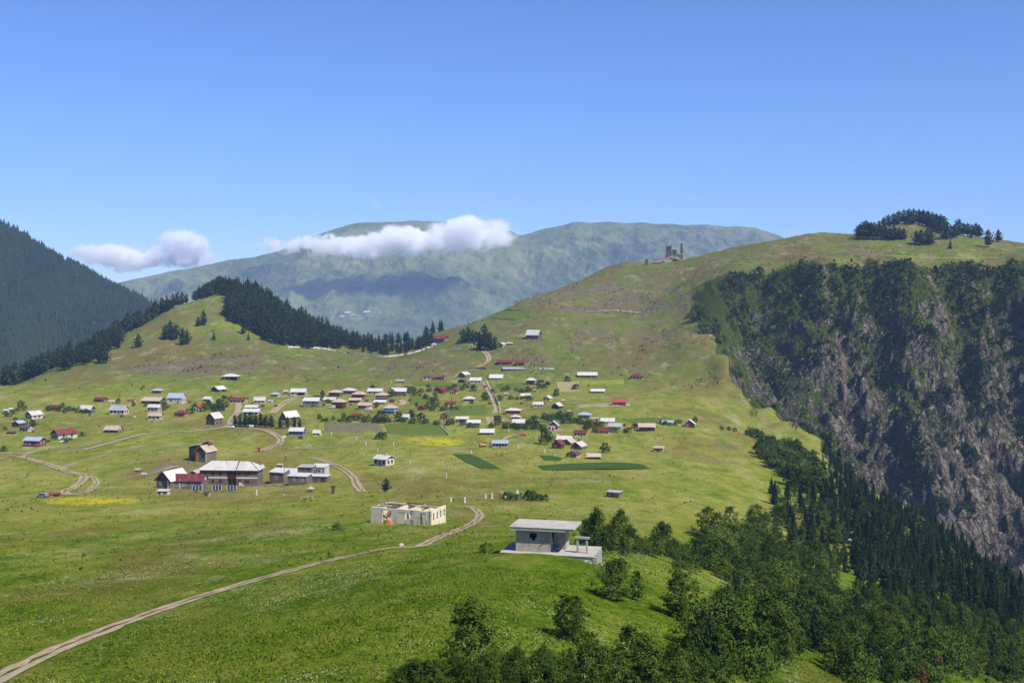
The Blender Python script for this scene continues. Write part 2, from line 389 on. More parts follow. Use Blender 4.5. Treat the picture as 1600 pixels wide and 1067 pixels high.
idx = np.arange(nc*NR).reshape(nc, NR)
Q = np.stack([idx[:-1,:-1], idx[1:,:-1], idx[1:,1:], idx[:-1,1:]], -1).reshape(-1, 4)
def ground_material():
    m, nt, b = new_mat('hill_grass_and_rock', 1.0, 0.0)
    geo = node(nt, 'ShaderNodeNewGeometry'); pos = geo.outputs['Position']
    zone = node(nt, 'ShaderNodeAttribute', attribute_name='zone')
    sep = node(nt, 'ShaderNodeSeparateColor'); nt.links.new(zone.outputs['Color'], sep.inputs[0])
    soil_a, yel_a, dry_a = sep.outputs[0], sep.outputs[1], sep.outputs[2]
    cl_a = zone.outputs['Alpha']
    nz = node(nt, 'ShaderNodeSeparateXYZ'); nt.links.new(geo.outputs['Normal'], nz.inputs[0])
    heath = node(nt, 'ShaderNodeAttribute', attribute_name='heath').outputs['Fac']
    flat = scaled(nt, pos, (1, 0.38, 1))
    nb = noise_node(nt, flat, 0.020, 6, 0.62); nm = noise_node(nt, scaled(nt, pos, (1, 0.5, 1)), 0.13, 7, 0.72)
    nf = noise_node(nt, pos, 1.1, 6, 0.75); nff = noise_node(nt, pos, 5.5, 4, 0.75)
    cen = lambda n, k: mth(nt, 'MULTIPLY', mth(nt, 'SUBTRACT', n, 0.5), k)
    f = mth(nt, 'ADD', mth(nt, 'MULTIPLY', dry_a, 0.62), mth(nt, 'ADD', cen(nm, 2.3), cen(nf, 2.0)))
    grass = ramp(nt, f, [(0.0, (0.045, 0.088, 0.004)), (0.25, (0.092, 0.150, 0.008)), (0.55, (0.162, 0.184, 0.024)), (1.0, (0.27, 0.245, 0.065))])
    hb = ramp(nt, mth(nt, 'ADD', cen(nm, 1.6), mth(nt, 'ADD', cen(nf, 1.4), 0.5)), [(0.1, (0.040, 0.056, 0.010)), (0.42, (0.092, 0.104, 0.024)), (0.66, (0.145, 0.120, 0.054)), (1.0, (0.21, 0.17, 0.10))])
    grass = mixc(nt, mth(nt, 'MULTIPLY', heath, smth(nt, mth(nt, 'ADD', nm, cen(nb, 0.9)), 0.30, 0.52)), grass, hb)
    # ochre and rust tinges of the seeding meadow, pale drifts of flowers
    grass = mixc(nt, mth(nt, 'MULTIPLY', smth(nt, nb, 0.50, 0.64), 0.55), grass, mixc(nt, nff, (0.10, 0.07, 0.02), (0.185, 0.12, 0.045)))
    n9 = noise_node(nt, flat, 0.06, 7, 0.75)
    grass = mixc(nt, mth(nt, 'MULTIPLY', smth(nt, mth(nt, 'ADD', n9, cen(nf, 0.5)), 0.54, 0.70), 0.70), grass, (0.30, 0.30, 0.145))
    grass = mixc(nt, mth(nt, 'MULTIPLY', smth(nt, mth(nt, 'ADD', noise_node(nt, flat, 0.09, 7, 0.75), cen(nf, 0.6)), 0.56, 0.70), 0.50), grass, (0.042, 0.075, 0.010))
    grass = mixc(nt, mth(nt, 'MULTIPLY', smth(nt, nff, 0.42, 0.68), 0.30), grass, (0.040, 0.064, 0.006))
    vor = node(nt, 'ShaderNodeTexVoronoi'); vor.inputs['Scale'].default_value = 2.2; nt.links.new(pos, vor.inputs['Vector'])
    fl = mth(nt, 'MULTIPLY', mth(nt, 'SUBTRACT', 1.0, smth(nt, vor.outputs['Distance'], 0.12, 0.22)), smth(nt, noise_node(nt, pos, 0.05, 5, 0.7), 0.50, 0.66))
    grass = mixc(nt, mth(nt, 'MULTIPLY', fl, 0.6), grass, (0.36, 0.37, 0.20))
    grass = mixc(nt, mth(nt, 'MULTIPLY', yel_a, smth(nt, mth(nt, 'ADD', nm, mth(nt, 'MULTIPLY', nf, 0.6)), 0.55, 0.95)), grass, (0.40, 0.35, 0.012))
    dirt = ramp(nt, mth(nt, 'ADD', mth(nt, 'MULTIPLY', nf, 0.6), mth(nt, 'MULTIPLY', nff, 0.4)), [(0.36, (0.040, 0.030, 0.024)), (0.5, (0.125, 0.095, 0.075)), (0.66, (0.27, 0.22, 0.175))])
    sm = mth(nt, 'MULTIPLY', soil_a, smth(nt, mth(nt, 'ADD', mth(nt, 'MULTIPLY', nf, 0.6), mth(nt, 'MULTIPLY', nm, 0.5)), 0.34, 0.52))
    grass = mixc(nt, sm, grass, dirt)
    #cliff: rock where it is steep, turf and shrubs on the ledges
    sx0 = node(nt, 'ShaderNodeSeparateXYZ'); nt.links.new(pos, sx0.inputs[0]); cx0 = node(nt, 'ShaderNodeCombineXYZ')
    nt.links.new(mth(nt, 'ADD', sx0.outputs[0], mth(nt, 'MULTIPLY', sx0.outputs[2], 0.42)), cx0.inputs[0]); nt.links.new(sx0.outputs[1], cx0.inputs[1]); nt.links.new(sx0.outputs[2], cx0.inputs[2]); lean = cx0.outputs[0]
    sv = scaled(nt, lean, (1, 1, 0.24))
    r1 = noise_node(nt, sv, 0.20, 8, 0.72, 0.8); r2 = noise_node(nt, scaled(nt, lean, (1, 1, 0.36)), 0.75, 7, 0.78, 0.5); r3 = noise_node(nt, pos, 0.035, 4, 0.6)
    rock = ramp(nt, mth(nt, 'ADD', mth(nt, 'ADD', cen(r1, 1.5), cen(r2, 2.3)), 0.5), [(0.14, (0.012, 0.011, 0.011)), (0.42, (0.050, 0.043, 0.036)), (0.6, (0.135, 0.115, 0.092)), (0.88, (0.37, 0.315, 0.245))])
    tn = noise_node(nt, pos, 0.45, 8, 0.78)
    turf = ramp(nt, mth(nt, 'ADD', cen(tn, 1.8), 0.5), [(0.1, (0.014, 0.024, 0.004)), (0.45, (0.050, 0.072, 0.010)), (0.75, (0.098, 0.112, 0.020)), (1.0, (0.16, 0.14, 0.055))])
    stp = mth(nt, 'ADD', mth(nt, 'MULTIPLY', mth(nt, 'SUBTRACT', 0.62, nz.outputs[2]), 1.5), mth(nt, 'ADD', mth(nt, 'MULTIPLY', mth(nt, 'SUBTRACT', r1, 0.5), 1.5), mth(nt, 'MULTIPLY', mth(nt, 'SUBTRACT', r3, 0.5), 2.4)))
    gz = node(nt, 'ShaderNodeSeparateXYZ'); nt.links.new(pos, gz.inputs[0])
    stp = mth(nt, 'ADD', stp, mth(nt, 'MULTIPLY', mth(nt, 'ADD', gz.outputs[2], 45.0), -0.0055))
    crag_c = mixc(nt, smth(nt, stp, -0.05, 0.30), turf, rock)
    crag_c = mixc(nt, mth(nt, 'MULTIPLY', soil_a, cl_a), crag_c, (0.24, 0.18, 0.14))
    cm = smth(nt, mth(nt, 'ADD', cl_a, mth(nt, 'MULTIPLY', mth(nt, 'SUBTRACT', nm, 0.5), 1.4)), 0.25, 0.85)
    nt.links.new(mixc(nt, cm, grass, crag_c), b.inputs['Base Color'])
    hgt = mth(nt, 'ADD', mth(nt, 'MULTIPLY', nf, 0.7), mth(nt, 'ADD', mth(nt, 'MULTIPLY', nff, 0.2), mth(nt, 'MULTIPLY', mth(nt, 'ADD', mth(nt, 'MULTIPLY', r2, 4.5), mth(nt, 'MULTIPLY', r1, 6.0)), cm)))
    bump(nt, b, hgt, 0.9, 0.7)
    return m
ground_me = mesh_np('ground', np.stack([XX, YY, ZZ], -1).reshape(-1, 3), Q, ground_material(), True)
ca = ground_me.color_attributes.new('zone', 'FLOAT_COLOR', 'POINT')
ca.data.foreach_set('color', np.stack([soil, yel, np.clip(dry, 0, 1.2), np.maximum(cliff, 0)], -1).astype(np.float32).ravel())
heath = np.clip(0.85*sstep(930, 1120, YY) + 0.25*sstep(500, 800, YY) + 0.5*fbm(XX/60+2, YY/90, 4) + 0.3*sstep(0.15, 0.35, slope)*sstep(700, 900, YY), 0, 1)
ground_me.attributes.new('heath', 'FLOAT', 'POINT').data.foreach_set('value', heath.astype(np.float32).ravel())
ground = tag(link('ground', ground_me), kind='structure')
from mathutils.bvhtree import BVHTree
bpy.context.view_layer.update()
_bvh = BVHTree.FromObject(ground, bpy.context.evaluated_depsgraph_get())

def hz(x, y):
    """height of the ground under a point"""
    loc = _bvh.ray_cast(Vector((x, y, 2000)), Vector((0, 0, -1)))[0]
    return loc.z if loc else -80.0
def at(px, py):
    """the point of the ground seen at a photo pixel"""
    d = Vector(((px-CX)/F, 1, (HY-py)/F)).normalized()
    for k in range(40):
        loc = _bvh.ray_cast(Vector((0, 0, 0)), d)[0]
        if loc: return loc
        py += 1; d = Vector(((px-CX)/F, 1, (HY-py)/F)).normalized()
    return Vector((d.x*1000, d.y*1000, -80))
def crest(px):
    """distance of the skyline of the land in a photo column"""
    u = (px-CX)/F; j = int(np.argmin(np.abs(us-u))); i = int(np.argmax(ZZ[j]/YY[j])); return YY[j, i]

# ------------------------------------------------------------------ mountains beyond
def sheet_mountain(name, sil, Ytop, bottom, Ybot, relief, mat, pxr, nx=260, ny=150, warp=0.0):
    px = np.linspace(*pxr, nx); sy = np.interp(px, [s[0] for s in sil], [s[1] for s in sil])
    t = np.concatenate([np.linspace(0, 1, ny-20), np.linspace(1.02, 1.5, 20)])
    u = (px-CX)/F
    Y = Ybot + (Ytop-Ybot)*t
    v0 = (HY-bottom)/F*Ybot; v1 = (HY-sy)/F*Ytop
    prof = np.where(t <= 1, 0.35*t + 0.65*t**1.35, 1-(t-1)*1.3)
    Z = v0 + (v1[:,None]-v0)*prof[None,:]
    Y = np.broadcast_to(Y[None,:], Z.shape); X = u[:,None]*Y
    env = np.clip(np.minimum(t, 1)*(1-np.minimum(t, 1))*4, 0, 1)[None,:]*np.where(t <= 1, 1, 0)[None,:]
    Z = Z + relief(X, Y, Z, t[None,:])*(0.12+0.88*env)
    ii = np.arange(nx*ny).reshape(nx, ny)
    q = np.stack([ii[:-1,:-1], ii[1:,:-1], ii[1:,1:], ii[:-1,1:]], -1).reshape(-1, 4)
    me = mesh_np(name, np.stack([X, Y, Z], -1).reshape(-1, 3), q, mat, True)
    return tag(link(name, me), kind='structure'), X, Y, Z

def far_mat():
    m, nt, b = new_mat('far_slope', 0.95, 0.05)
    pos = node(nt, 'ShaderNodeNewGeometry').outputs['Position']
    n1 = noise_node(nt, pos, 0.0012, 7, 0.6); n2 = noise_node(nt, scaled(nt, pos, (1, 0.6, 0.8)), 0.008, 7, 0.7); n3 = noise_node(nt, pos, 0.028, 4, 0.7)
    col = ramp(nt, mth(nt, 'ADD', mth(nt, 'MULTIPLY', n1, 0.6), mth(nt, 'MULTIPLY', n2, 0.4)), [(0.38, (0.06, 0.085, 0.028)), (0.5, (0.12, 0.15, 0.045)), (0.62, (0.21, 0.225, 0.085))])
    sx = node(nt, 'ShaderNodeSeparateXYZ'); nt.links.new(pos, sx.inputs[0])
    rk = mth(nt, 'ADD', n2, mth(nt, 'MULTIPLY', mth(nt, 'SUBTRACT', sx.outputs[0], 900.0), 0.00007))
    col = mixc(nt, mth(nt, 'MULTIPLY', smth(nt, rk, 0.50, 0.68), 0.65), col, (0.19, 0.175, 0.16))
    col = mixc(nt, smth(nt, mth(nt, 'ADD', mth(nt, 'MULTIPLY', n3, 0.6), mth(nt, 'MULTIPLY', n2, 0.6)), 0.72, 0.86), col, (0.014, 0.026, 0.014))
    nt.links.new(col, b.inputs['Base Color']); bump(nt, b, mth(nt, 'ADD', n2, mth(nt, 'MULTIPLY', n3, 0.4)), 1.0, 60.0)
    return m
def far_relief(X, Y, Z, t):
    X = X/1.8; Y = Y/1.8; w = 260*fbm(X/1400, Y/1400, 3)
    a = fbm((X+w+0.45*(Y-5000))/620, (Y+w)/1500, 5, True)
    b = fbm((X+0.3*Y)/170+7, Y/420, 4, True)
    right = sstep(-300, 700, X)
    return 240*(a-0.3) + (34+95*right)*(b-0.3) + 18*fbm(X/60, Y/90, 4, True)
FAR_SIL = [(-200,470),(100,462),(195,441),(260,425),(330,414),(400,402),(450,385),(490,368),(525,358),(560,349),(600,348),(640,346),(700,348),(730,356),(765,362),(790,361),(815,369),(860,356),(905,348),(960,349),(1030,352),(1100,352),(1180,357),(1230,375),(1300,385),(1500,400),(1900,430)]
far_mountain, FX, FY, FZ = sheet_mountain('far_mountain', FAR_SIL, 11500, 575, 7600, far_relief, far_mat(), (-150, 1500), 620, 260)
def left_mat():
    m, nt, b = new_mat('forest_floor_slope', 0.95, 0.05)
    pos = node(nt, 'ShaderNodeNewGeometry').outputs['Position']
    n1 = noise_node(nt, pos, 0.008, 6, 0.65); n2 = noise_node(nt, pos, 0.12, 4)
    col = ramp(nt, mth(nt, 'ADD', mth(nt, 'MULTIPLY', n1, 0.7), mth(nt, 'MULTIPLY', n2, 0.3)), [(0.35, (0.018, 0.030, 0.010)), (0.55, (0.032, 0.050, 0.016)), (0.75, (0.07, 0.10, 0.03))])
    nt.links.new(col, b.inputs['Base Color']); return m
def left_relief(X, Y, Z, t):
    return 70*(fbm((X+0.5*Y)/285, (Y+0.2*X)/460, 4, True)-0.3) + 9*fbm(X/45, Y/45, 3)
LEFT_SIL = [(-400,250),(-100,315),(0,352),(40,372),(80,398),(120,415),(170,447),(210,465),(240,480),(290,520),(340,560),(420,620)]
left_mountain, LX, LY, LZ = sheet_mountain('wooded_mountain', LEFT_SIL, 2900, 660, 2150, left_relief, left_mat(), (-420, 420), 150, 90)
# ------------------------------------------------------------------ tracks and fields laid on the land
def track_material():
    m, nt, b = new_mat('trodden_earth', 1.0, 0.0)
    pos = node(nt, 'ShaderNodeNewGeometry').outputs['Position']
    n1 = noise_node(nt, pos, 0.35, 5, 0.7); n2 = noise_node(nt, pos, 3.0, 4, 0.7)
    col = ramp(nt, mth(nt, 'ADD', mth(nt, 'MULTIPLY', n1, 0.5), mth(nt, 'MULTIPLY', n2, 0.5)), [(0.3, (0.13, 0.105, 0.06)), (0.5, (0.29, 0.225, 0.155)), (0.7, (0.43, 0.34, 0.25))])
    nt.links.new(col, b.inputs['Base Color']); bump(nt, b, n2, 0.5, 0.08); return m
M_track = track_material()
def resample(pts, step):
    out = [Vector(pts[0])]
    for a, b in zip(pts[:-1], pts[1:]):
        a, b = Vector(a), Vector(b); k = max(1, int((b-a).length/step))
        out += [a + (b-a)*i/k for i in range(1, k+1)]
    return out
def smooth_px(pts, n=6):
    P_ = [np.array(p, float) for p in pts]; P_ = [2*P_[0]-P_[1]] + P_ + [2*P_[-1]-P_[-2]]; out = []
    for i in range(1, len(P_)-2):
        p0, p1, p2, p3 = P_[i-1:i+3]
        for t in np.linspace(0, 1, n, endpoint=False):
            out.append(0.5*((2*p1)+(-p0+p2)*t+(2*p0-5*p1+4*p2-p3)*t*t+(-p0+3*p1-3*p2+p3)*t**3))
    return out + [P_[-2]]
def track(name, pix, width, ruts=True, lift=0.05):
    pts = [at(x, y) for x, y in smooth_px(pix)]
    flat = resample([(p.x, p.y, 0) for p in pts], max(0.7, min(2.5, pts[0].y/250)))
    V, Q_ = [], []
    strips = ((-width/2, -width*0.08), (width*0.08, width/2)) if ruts else ((-width/2, 0), (0, width/2))
    N = len(flat)
    for si, (a, b) in enumerate(strips):
        base = len(V)
        for i, p in enumerate(flat):
            d = (flat[min(i+2, N-1)] - flat[max(i-2, 0)]).normalized(); nx = Vector((d.y, -d.x, 0))
            w1 = 0.16*width*noise(np.array(i*0.13+si*40), np.array(width*3.1)); w2 = 0.16*width*noise(np.array(i*0.17+si*70), np.array(width*7.7))
            for k, o in enumerate((a+w1, (a+b)/2, b+w2)):
                x, y = p.x+nx.x*o, p.y+nx.y*o
                V.append((x, y, hz(x, y)+lift+p.y*0.00035 - (0.0 if k == 1 else 0.02)))
        for i in range(N-1):
            for k in range(2):
                q = base+3*i+k; Q_.append((q, q+1, q+4, q+3))
    me = mesh_np(name, V, Q_, M_track)
    return tag(link(name, me), kind='structure')
TR = [([(-30,1072),(50,1034),(100,1010),(200,971),(300,936),(400,906),(500,880),(560,866),(605,857),(650,855),(668,848),(690,838),(722,826),(742,815),(750,805),(742,796),(731,791)], 2.3, True),
      ([(486,715),(510,722),(535,733),(551,745),(557,758),(566,769)], 3.4, True), ([(566,769),(578,767),(590,767)], 1.2, False),
      ([(-12,711),(30,714),(70,724),(105,737),(128,742),(130,749),(118,760),(101,769),(108,773),(125,772)], 3.6, True), ([(137,744),(148,748),(150,756),(140,766),(128,771)], 2.6, True),
      ([(130,703),(170,693),(205,683),(245,676),(300,674),(340,670),(358,665)], 3.2, False), ([(358,664),(364,653),(371,644),(373,634),(370,629)], 4.0, False),
      ([(370,669),(405,671),(425,677),(438,686),(436,694),(420,700),(409,705)], 3.6, True),
      ([(424,646),(436,636),(450,627),(468,620),(484,618)], 5.0, True), ([(430,622),(460,620),(490,619)], 3.0, False),
      ([(767,664),(767,652)], 6.0, False), ([(776,646),(776,634),(770,620),(763,606),(757,596)], 5.0, True),
      ([(755,549),(762,555),(764,562),(757,569),(748,574),(740,577)], 4.2, True), ([(737,578),(722,582),(708,590)], 2.0, False),
      ([(0,709),(30,709),(52,706)], 3.0, False), ([(97,735),(103,729),(118,724)], 2.6, True), ([(118,724),(150,716),(175,706)], 1.2, False), ([(150,709),(190,704),(215,699),(229,696)], 2.2, True), ([(32,716),(45,709),(65,704)], 2.2, False),
      ([(444,702),(480,701),(520,699),(555,697)], 1.6, True), ([(690,703),(720,701),(752,698)], 2.0, False), ([(782,690),(792,684),(805,680),(822,680)], 2.4, False),
      ([(625,634),(630,629),(626,625)], 4.0, False), ([(697,549),(705,547),(720,546)], 2.0, False), ([(1290,394),(1240,398),(1190,402),(1130,408),(1100,414)], 1.5, True), ([(1330,399),(1400,401),(1470,404),(1560,403)], 1.0, True),
      ([(1000,489),(960,486),(915,487)], 3, False), ([(230,743),(250,735),(275,728)], 3.2, False), ([(900,634),(935,631),(955,631)], 3.0, False), ([(980,629),(1000,628)], 2.0, False), ([(250,698),(265,697)], 2.0, False)]
for pix, w, ruts in TR: track('dirt_track', pix, w, ruts)

def field(name, poly, c1, c2, lift=0.12, rows=0.0):
    """a sown patch: the ground's own shape inside the outline, raised by its crop"""
    y0, y1 = min(p[1] for p in poly), max(p[1] for p in poly); rows_ = []
    ny_, nx_ = max(6, int((y1-y0)*0.9)), 34
    for i in range(ny_+1):
        y = y0+0.05+(y1-y0-0.1)*i/ny_; xs = []
        for (ax, ay), (bx, by) in zip(poly, poly[1:]+poly[:1]):
            if (ay > y) != (by > y): xs.append(ax+(bx-ax)*(y-ay)/(by-ay))
        if len(xs) < 2: continue
        l, r = min(xs)+1.2*float(noise(np.array(i*0.5), np.array(poly[0][0]*0.3))), max(xs)+1.2*float(noise(np.array(i*0.5+50), np.array(poly[0][0]*0.3)))
        rows_.append([at(l+(r-l)*k/nx_, y) for k in range(nx_+1)])
    V = []
    for i, rw in enumerate(rows_):
        for k, p_ in enumerate(rw):
            edge = i in (0, len(rows_)-1) or k in (0, nx_)
            V.append((p_.x, p_.y, p_.z+(0.03 if edge else lift+p_.y*0.0002+0.12*rng.random())))
    if len(rows_) < 2: return
    f = np.array([(i*(nx_+1)+k, (i+1)*(nx_+1)+k, (i+1)*(nx_+1)+k+1, i*(nx_+1)+k+1) for i in range(len(rows_)-1) for k in range(nx_)])
    key = 'crop_%s' % (c1,)
    if key not in MATS:
        m, nt, b = new_mat('field_crop', 0.95, 0.02); pos = node(nt, 'ShaderNodeNewGeometry').outputs['Position']
        n1 = noise_node(nt, pos, 0.9, 5, 0.7); w = node(nt, 'ShaderNodeTexWave'); w.inputs['Scale'].default_value = 0.35; w.inputs['Distortion'].default_value = 1.5; nt.links.new(pos, w.inputs['Vector'])
        nt.links.new(mixc(nt, mth(nt, 'ADD', mth(nt, 'MULTIPLY', n1, 0.8), mth(nt, 'MULTIPLY', w.outputs[1], 0.25 if rows else 0.05)), c1, c2), b.inputs['Base Color']); bump(nt, b, n1, 0.8, 0.5); MATS[key] = m
    return tag(link(name, mesh_np(name, V, f, MATS[key], True)), kind='structure')
DK = ((0.022, 0.050, 0.008), (0.055, 0.095, 0.016)); GR = ((0.055, 0.090, 0.011), (0.115, 0.145, 0.022)); YG = ((0.12, 0.17, 0.02), (0.21, 0.22, 0.035)); PALE = ((0.20, 0.17, 0.075), (0.30, 0.26, 0.13)); DUST = ((0.09, 0.09, 0.045), (0.16, 0.145, 0.08))
for poly, c in (([(706,709),(735,709),(762,722),(784,733),(752,733),(727,722)], DK), ([(838,728),(880,725),(960,722),(1004,725),(1018,733),(930,734),(850,735)], DK), ([(842,711),(862,712),(880,716),(875,720),(850,719)], DK),
                ([(600,663),(640,661),(690,662),(700,680),(640,681),(606,677)], GR), ([(505,661),(590,660),(602,677),(560,676),(508,674)], DUST), ([(498,660),(508,660),(504,672),(496,672)], YG), ([(694,666),(708,668),(720,680),(702,681)], YG),
                ([(775,600),(820,598),(825,608),(780,611)], GR), ([(868,596),(906,596),(905,612),(872,612)], PALE), ([(906,594),(975,593),(975,600),(908,602)], YG), ([(565,674),(585,672),(588,679),(570,679)], YG),
                ([(700,636),(760,632),(762,648),(704,650)], GR), ([(640,620),(670,618),(668,632),(640,632)], GR), ([(970,655),(1050,652),(1055,661),(990,662)], GR), ([(780,483),(832,486),(850,492),(810,501),(770,498)], GR), ([(640,597),(690,598),(745,600),(742,604),(650,603)], GR), ([(815,652),(860,650),(880,656),(860,662)], GR), ([(900,633),(955,630),(985,630),(985,634),(905,637)], PALE)):
    field('crop_field', poly, *c, rows=1)
# ------------------------------------------------------------------ trees: crowns of leaf-sized faces on tapered trunks
M_herb2 = leaf_mat('heath_shrubs', [(0.018, 0.026, 0.007), (0.045, 0.052, 0.014), (0.10, 0.088, 0.035)], 0.1)
M_herb = leaf_mat('meadow_herbs', [(0.045, 0.065, 0.008), (0.105, 0.115, 0.014), (0.21, 0.165, 0.045)], 0.2)
M_birch = leaf_mat('birch_leaves', [(0.014, 0.030, 0.004), (0.042, 0.074, 0.009), (0.110, 0.142, 0.018)], 0.14)
M_bush = leaf_mat('bush_leaves', [(0.016, 0.034, 0.005), (0.048, 0.084, 0.010), (0.120, 0.158, 0.020)], 0.14)
M_pine = leaf_mat('pine_needles', [(0.007, 0.018, 0.008), (0.016, 0.034, 0.013), (0.032, 0.054, 0.018)], 0.1)
M_spruce = leaf_mat('spruce_needles', [(0.006, 0.013, 0.005), (0.014, 0.027, 0.009), (0.034, 0.052, 0.016)], 0.12)
M_rust = leaf_mat('dry_needles', [(0.05, 0.022, 0.010), (0.11, 0.042, 0.018), (0.17, 0.07, 0.03)], 0.15)
M_bark = plain('grey_bark', (0.09, 0.075, 0.06), 0.9, 0.4, 3.0)
M_wbark = plain('white_birch_bark', (0.62, 0.60, 0.55), 0.8, 0.35, 4.0)

def leaves_mesh(name, C, size, mat, out=None, g=None, flat=0.0):
    """one small quad per point; leaf attribute varies by the clump it sits in"""
    g = g or rng; C = np.asarray(C); k = len(C)
    nrm = g.normal(size=(k, 3)) + (0 if out is None else out*1.5) + np.array([0, 0, 0.5+flat])
    nrm /= np.linalg.norm(nrm, axis=1)[:,None]
    a = np.cross(nrm, g.normal(size=(k, 3))); a /= np.linalg.norm(a, axis=1)[:,None]; b = np.cross(nrm, a)
    s = (size*(0.65+0.7*g.random((k, 1))))
    V = np.stack([C-a*s*0.5, C+b*s*0.36, C+a*s*0.5, C-b*s*0.36], 1).reshape(-1, 3)
    return V, np.arange(k*4).reshape(-1, 4)
def finish_leaves(name, V, Q_, mat, leaf):
    me = mesh_np(name, V, Q_, mat)
    at_ = me.attributes.new('leaf', 'FLOAT', 'POINT'); at_.data.foreach_set('value', np.repeat(leaf, 4).astype(np.float32)); return me

def trunk_mesh(name, g, h, r, mat, limbs=7, lean=0.05):
    t = MB(); pts = [(lean*h*math.sin(k*0.7)*k/5+g.normal()*0.012*h, g.normal()*0.012*h, h*k/5-0.25) for k in range(6)]
    t.tube(pts, [r*(1-0.16*k) for k in range(6)], 6)
    for i in range(limbs):
        z = h*(0.25+0.6*i/max(1, limbs)); a = i*2.4+g.random(); L = h*0.32*(1-0.5*i/max(1, limbs))
        b = Vector(pts[min(5, int(z/h*5))]); t.tube([(b.x, b.y, z), (b.x+math.cos(a)*L*.5, b.y+math.sin(a)*L*.5, z+L*.35), (b.x+math.cos(a)*L, b.y+math.sin(a)*L, z+L*.8)], [r*.22, r*.13, r*.05], 4)
    return t.mesh(name, mat)
def broad_crown(seed, n_clump, per, h, rad, leaf, mat, low=0.15, top=0.85, cone=0.0, stems=1, ragged=0.35):
    """leaf clumps spread through an uneven crown; several stems give several tops"""
    g = np.random.default_rng(seed); pts, lf, outs = [], [], []
    tops = [(g.normal()*rad*0.33*(stems > 1), g.normal()*rad*0.33*(stems > 1), 1-0.22*i/stems*(stems > 1)) for i in range(stems)]
    for i in range(n_clump):
        tx, ty, th = tops[g.integers(stems)]
        t = g.random()**0.9; z = h*(low+(1-low)*t)*th
        prof = math.sin(math.pi*min(1, (0.12+0.88*t)**(0.75 if not cone else 0.5)))**0.7 if not cone else (1-t)**0.75*0.95+0.06
        rr = rad*prof*(1+ragged*g.normal()*0.5)*(math.sqrt(g.random())*0.45+0.55); a = g.random()*6.283
        c = np.array([tx*t+rr*math.cos(a), ty*t+rr*math.sin(a), z])
        sz = rad*(0.16+0.14*g.random())
        p = c + g.normal(size=(per, 3))*np.array([sz, sz, sz*0.95])*0.52
        pts.append(p); lf.append(np.full(per, g.random())*0.6+0.4*g.random(per)); o = np.tile([math.cos(a), math.sin(a), 0.4], (per, 1)); outs.append(o)
    C = np.concatenate(pts); C[:,2] = np.maximum(C[:,2], 0.05*h*low+0.1)
    V, Q_ = leaves_mesh('crown', C, leaf, mat, np.concatenate(outs), g)
    return finish_leaves('crown', V, Q_, mat, np.concatenate(lf))
def conifer_crown(seed, whorls, branches, fans, h, rad, mat, pine=False, needle=0.5, low=0.06):
    g = np.random.default_rng(seed); pts, lf, outs, sz = [], [], [], []
    side = g.random()*6.28; gap = g.random(whorls)
    for w in range(whorls):
        t = w/(whorls-1); z = h*(low+(0.985-low)*t)
        rr = rad*((1-t)**0.8*(0.55+0.45*min(1, (t+0.12)/0.3)) + 0.03) if not pine else rad*(math.sin(math.pi*min(1, 0.22+0.78*t))**0.6*0.95+0.05)
        a0 = g.random()*6.28
        for k in range(branches):
            a = a0+6.283*k/branches+g.normal()*0.2; L = rr*(0.6+0.6*g.random())*(1+0.18*math.cos(a-side))*(0.72+0.4*gap[w]); br = g.random()
            if g.random() < 0.10: continue
            for f in range(fans):
                s = (f+0.6+0.5*g.random())/fans
                droop = (-0.22*s*s*L if not pine else 0.12*L*s)
                pts.append([math.cos(a)*L*s+g.normal()*0.10*L, math.sin(a)*L*s+g.normal()*0.10*L, z+droop+g.normal()*h/whorls*0.3]); lf.append(br*0.7+0.3*g.random()); outs.append([math.cos(a), math.sin(a), 0.2]); sz.append(needle*(0.5+0.6*(1-t)))
    V, Q_ = leaves_mesh('crown', np.array(pts), np.array(sz)[:,None]*rad, mat, np.array(outs), g, 0.6 if not pine else 0.1)
    return finish_leaves('crown', V, Q_, mat, np.array(lf))

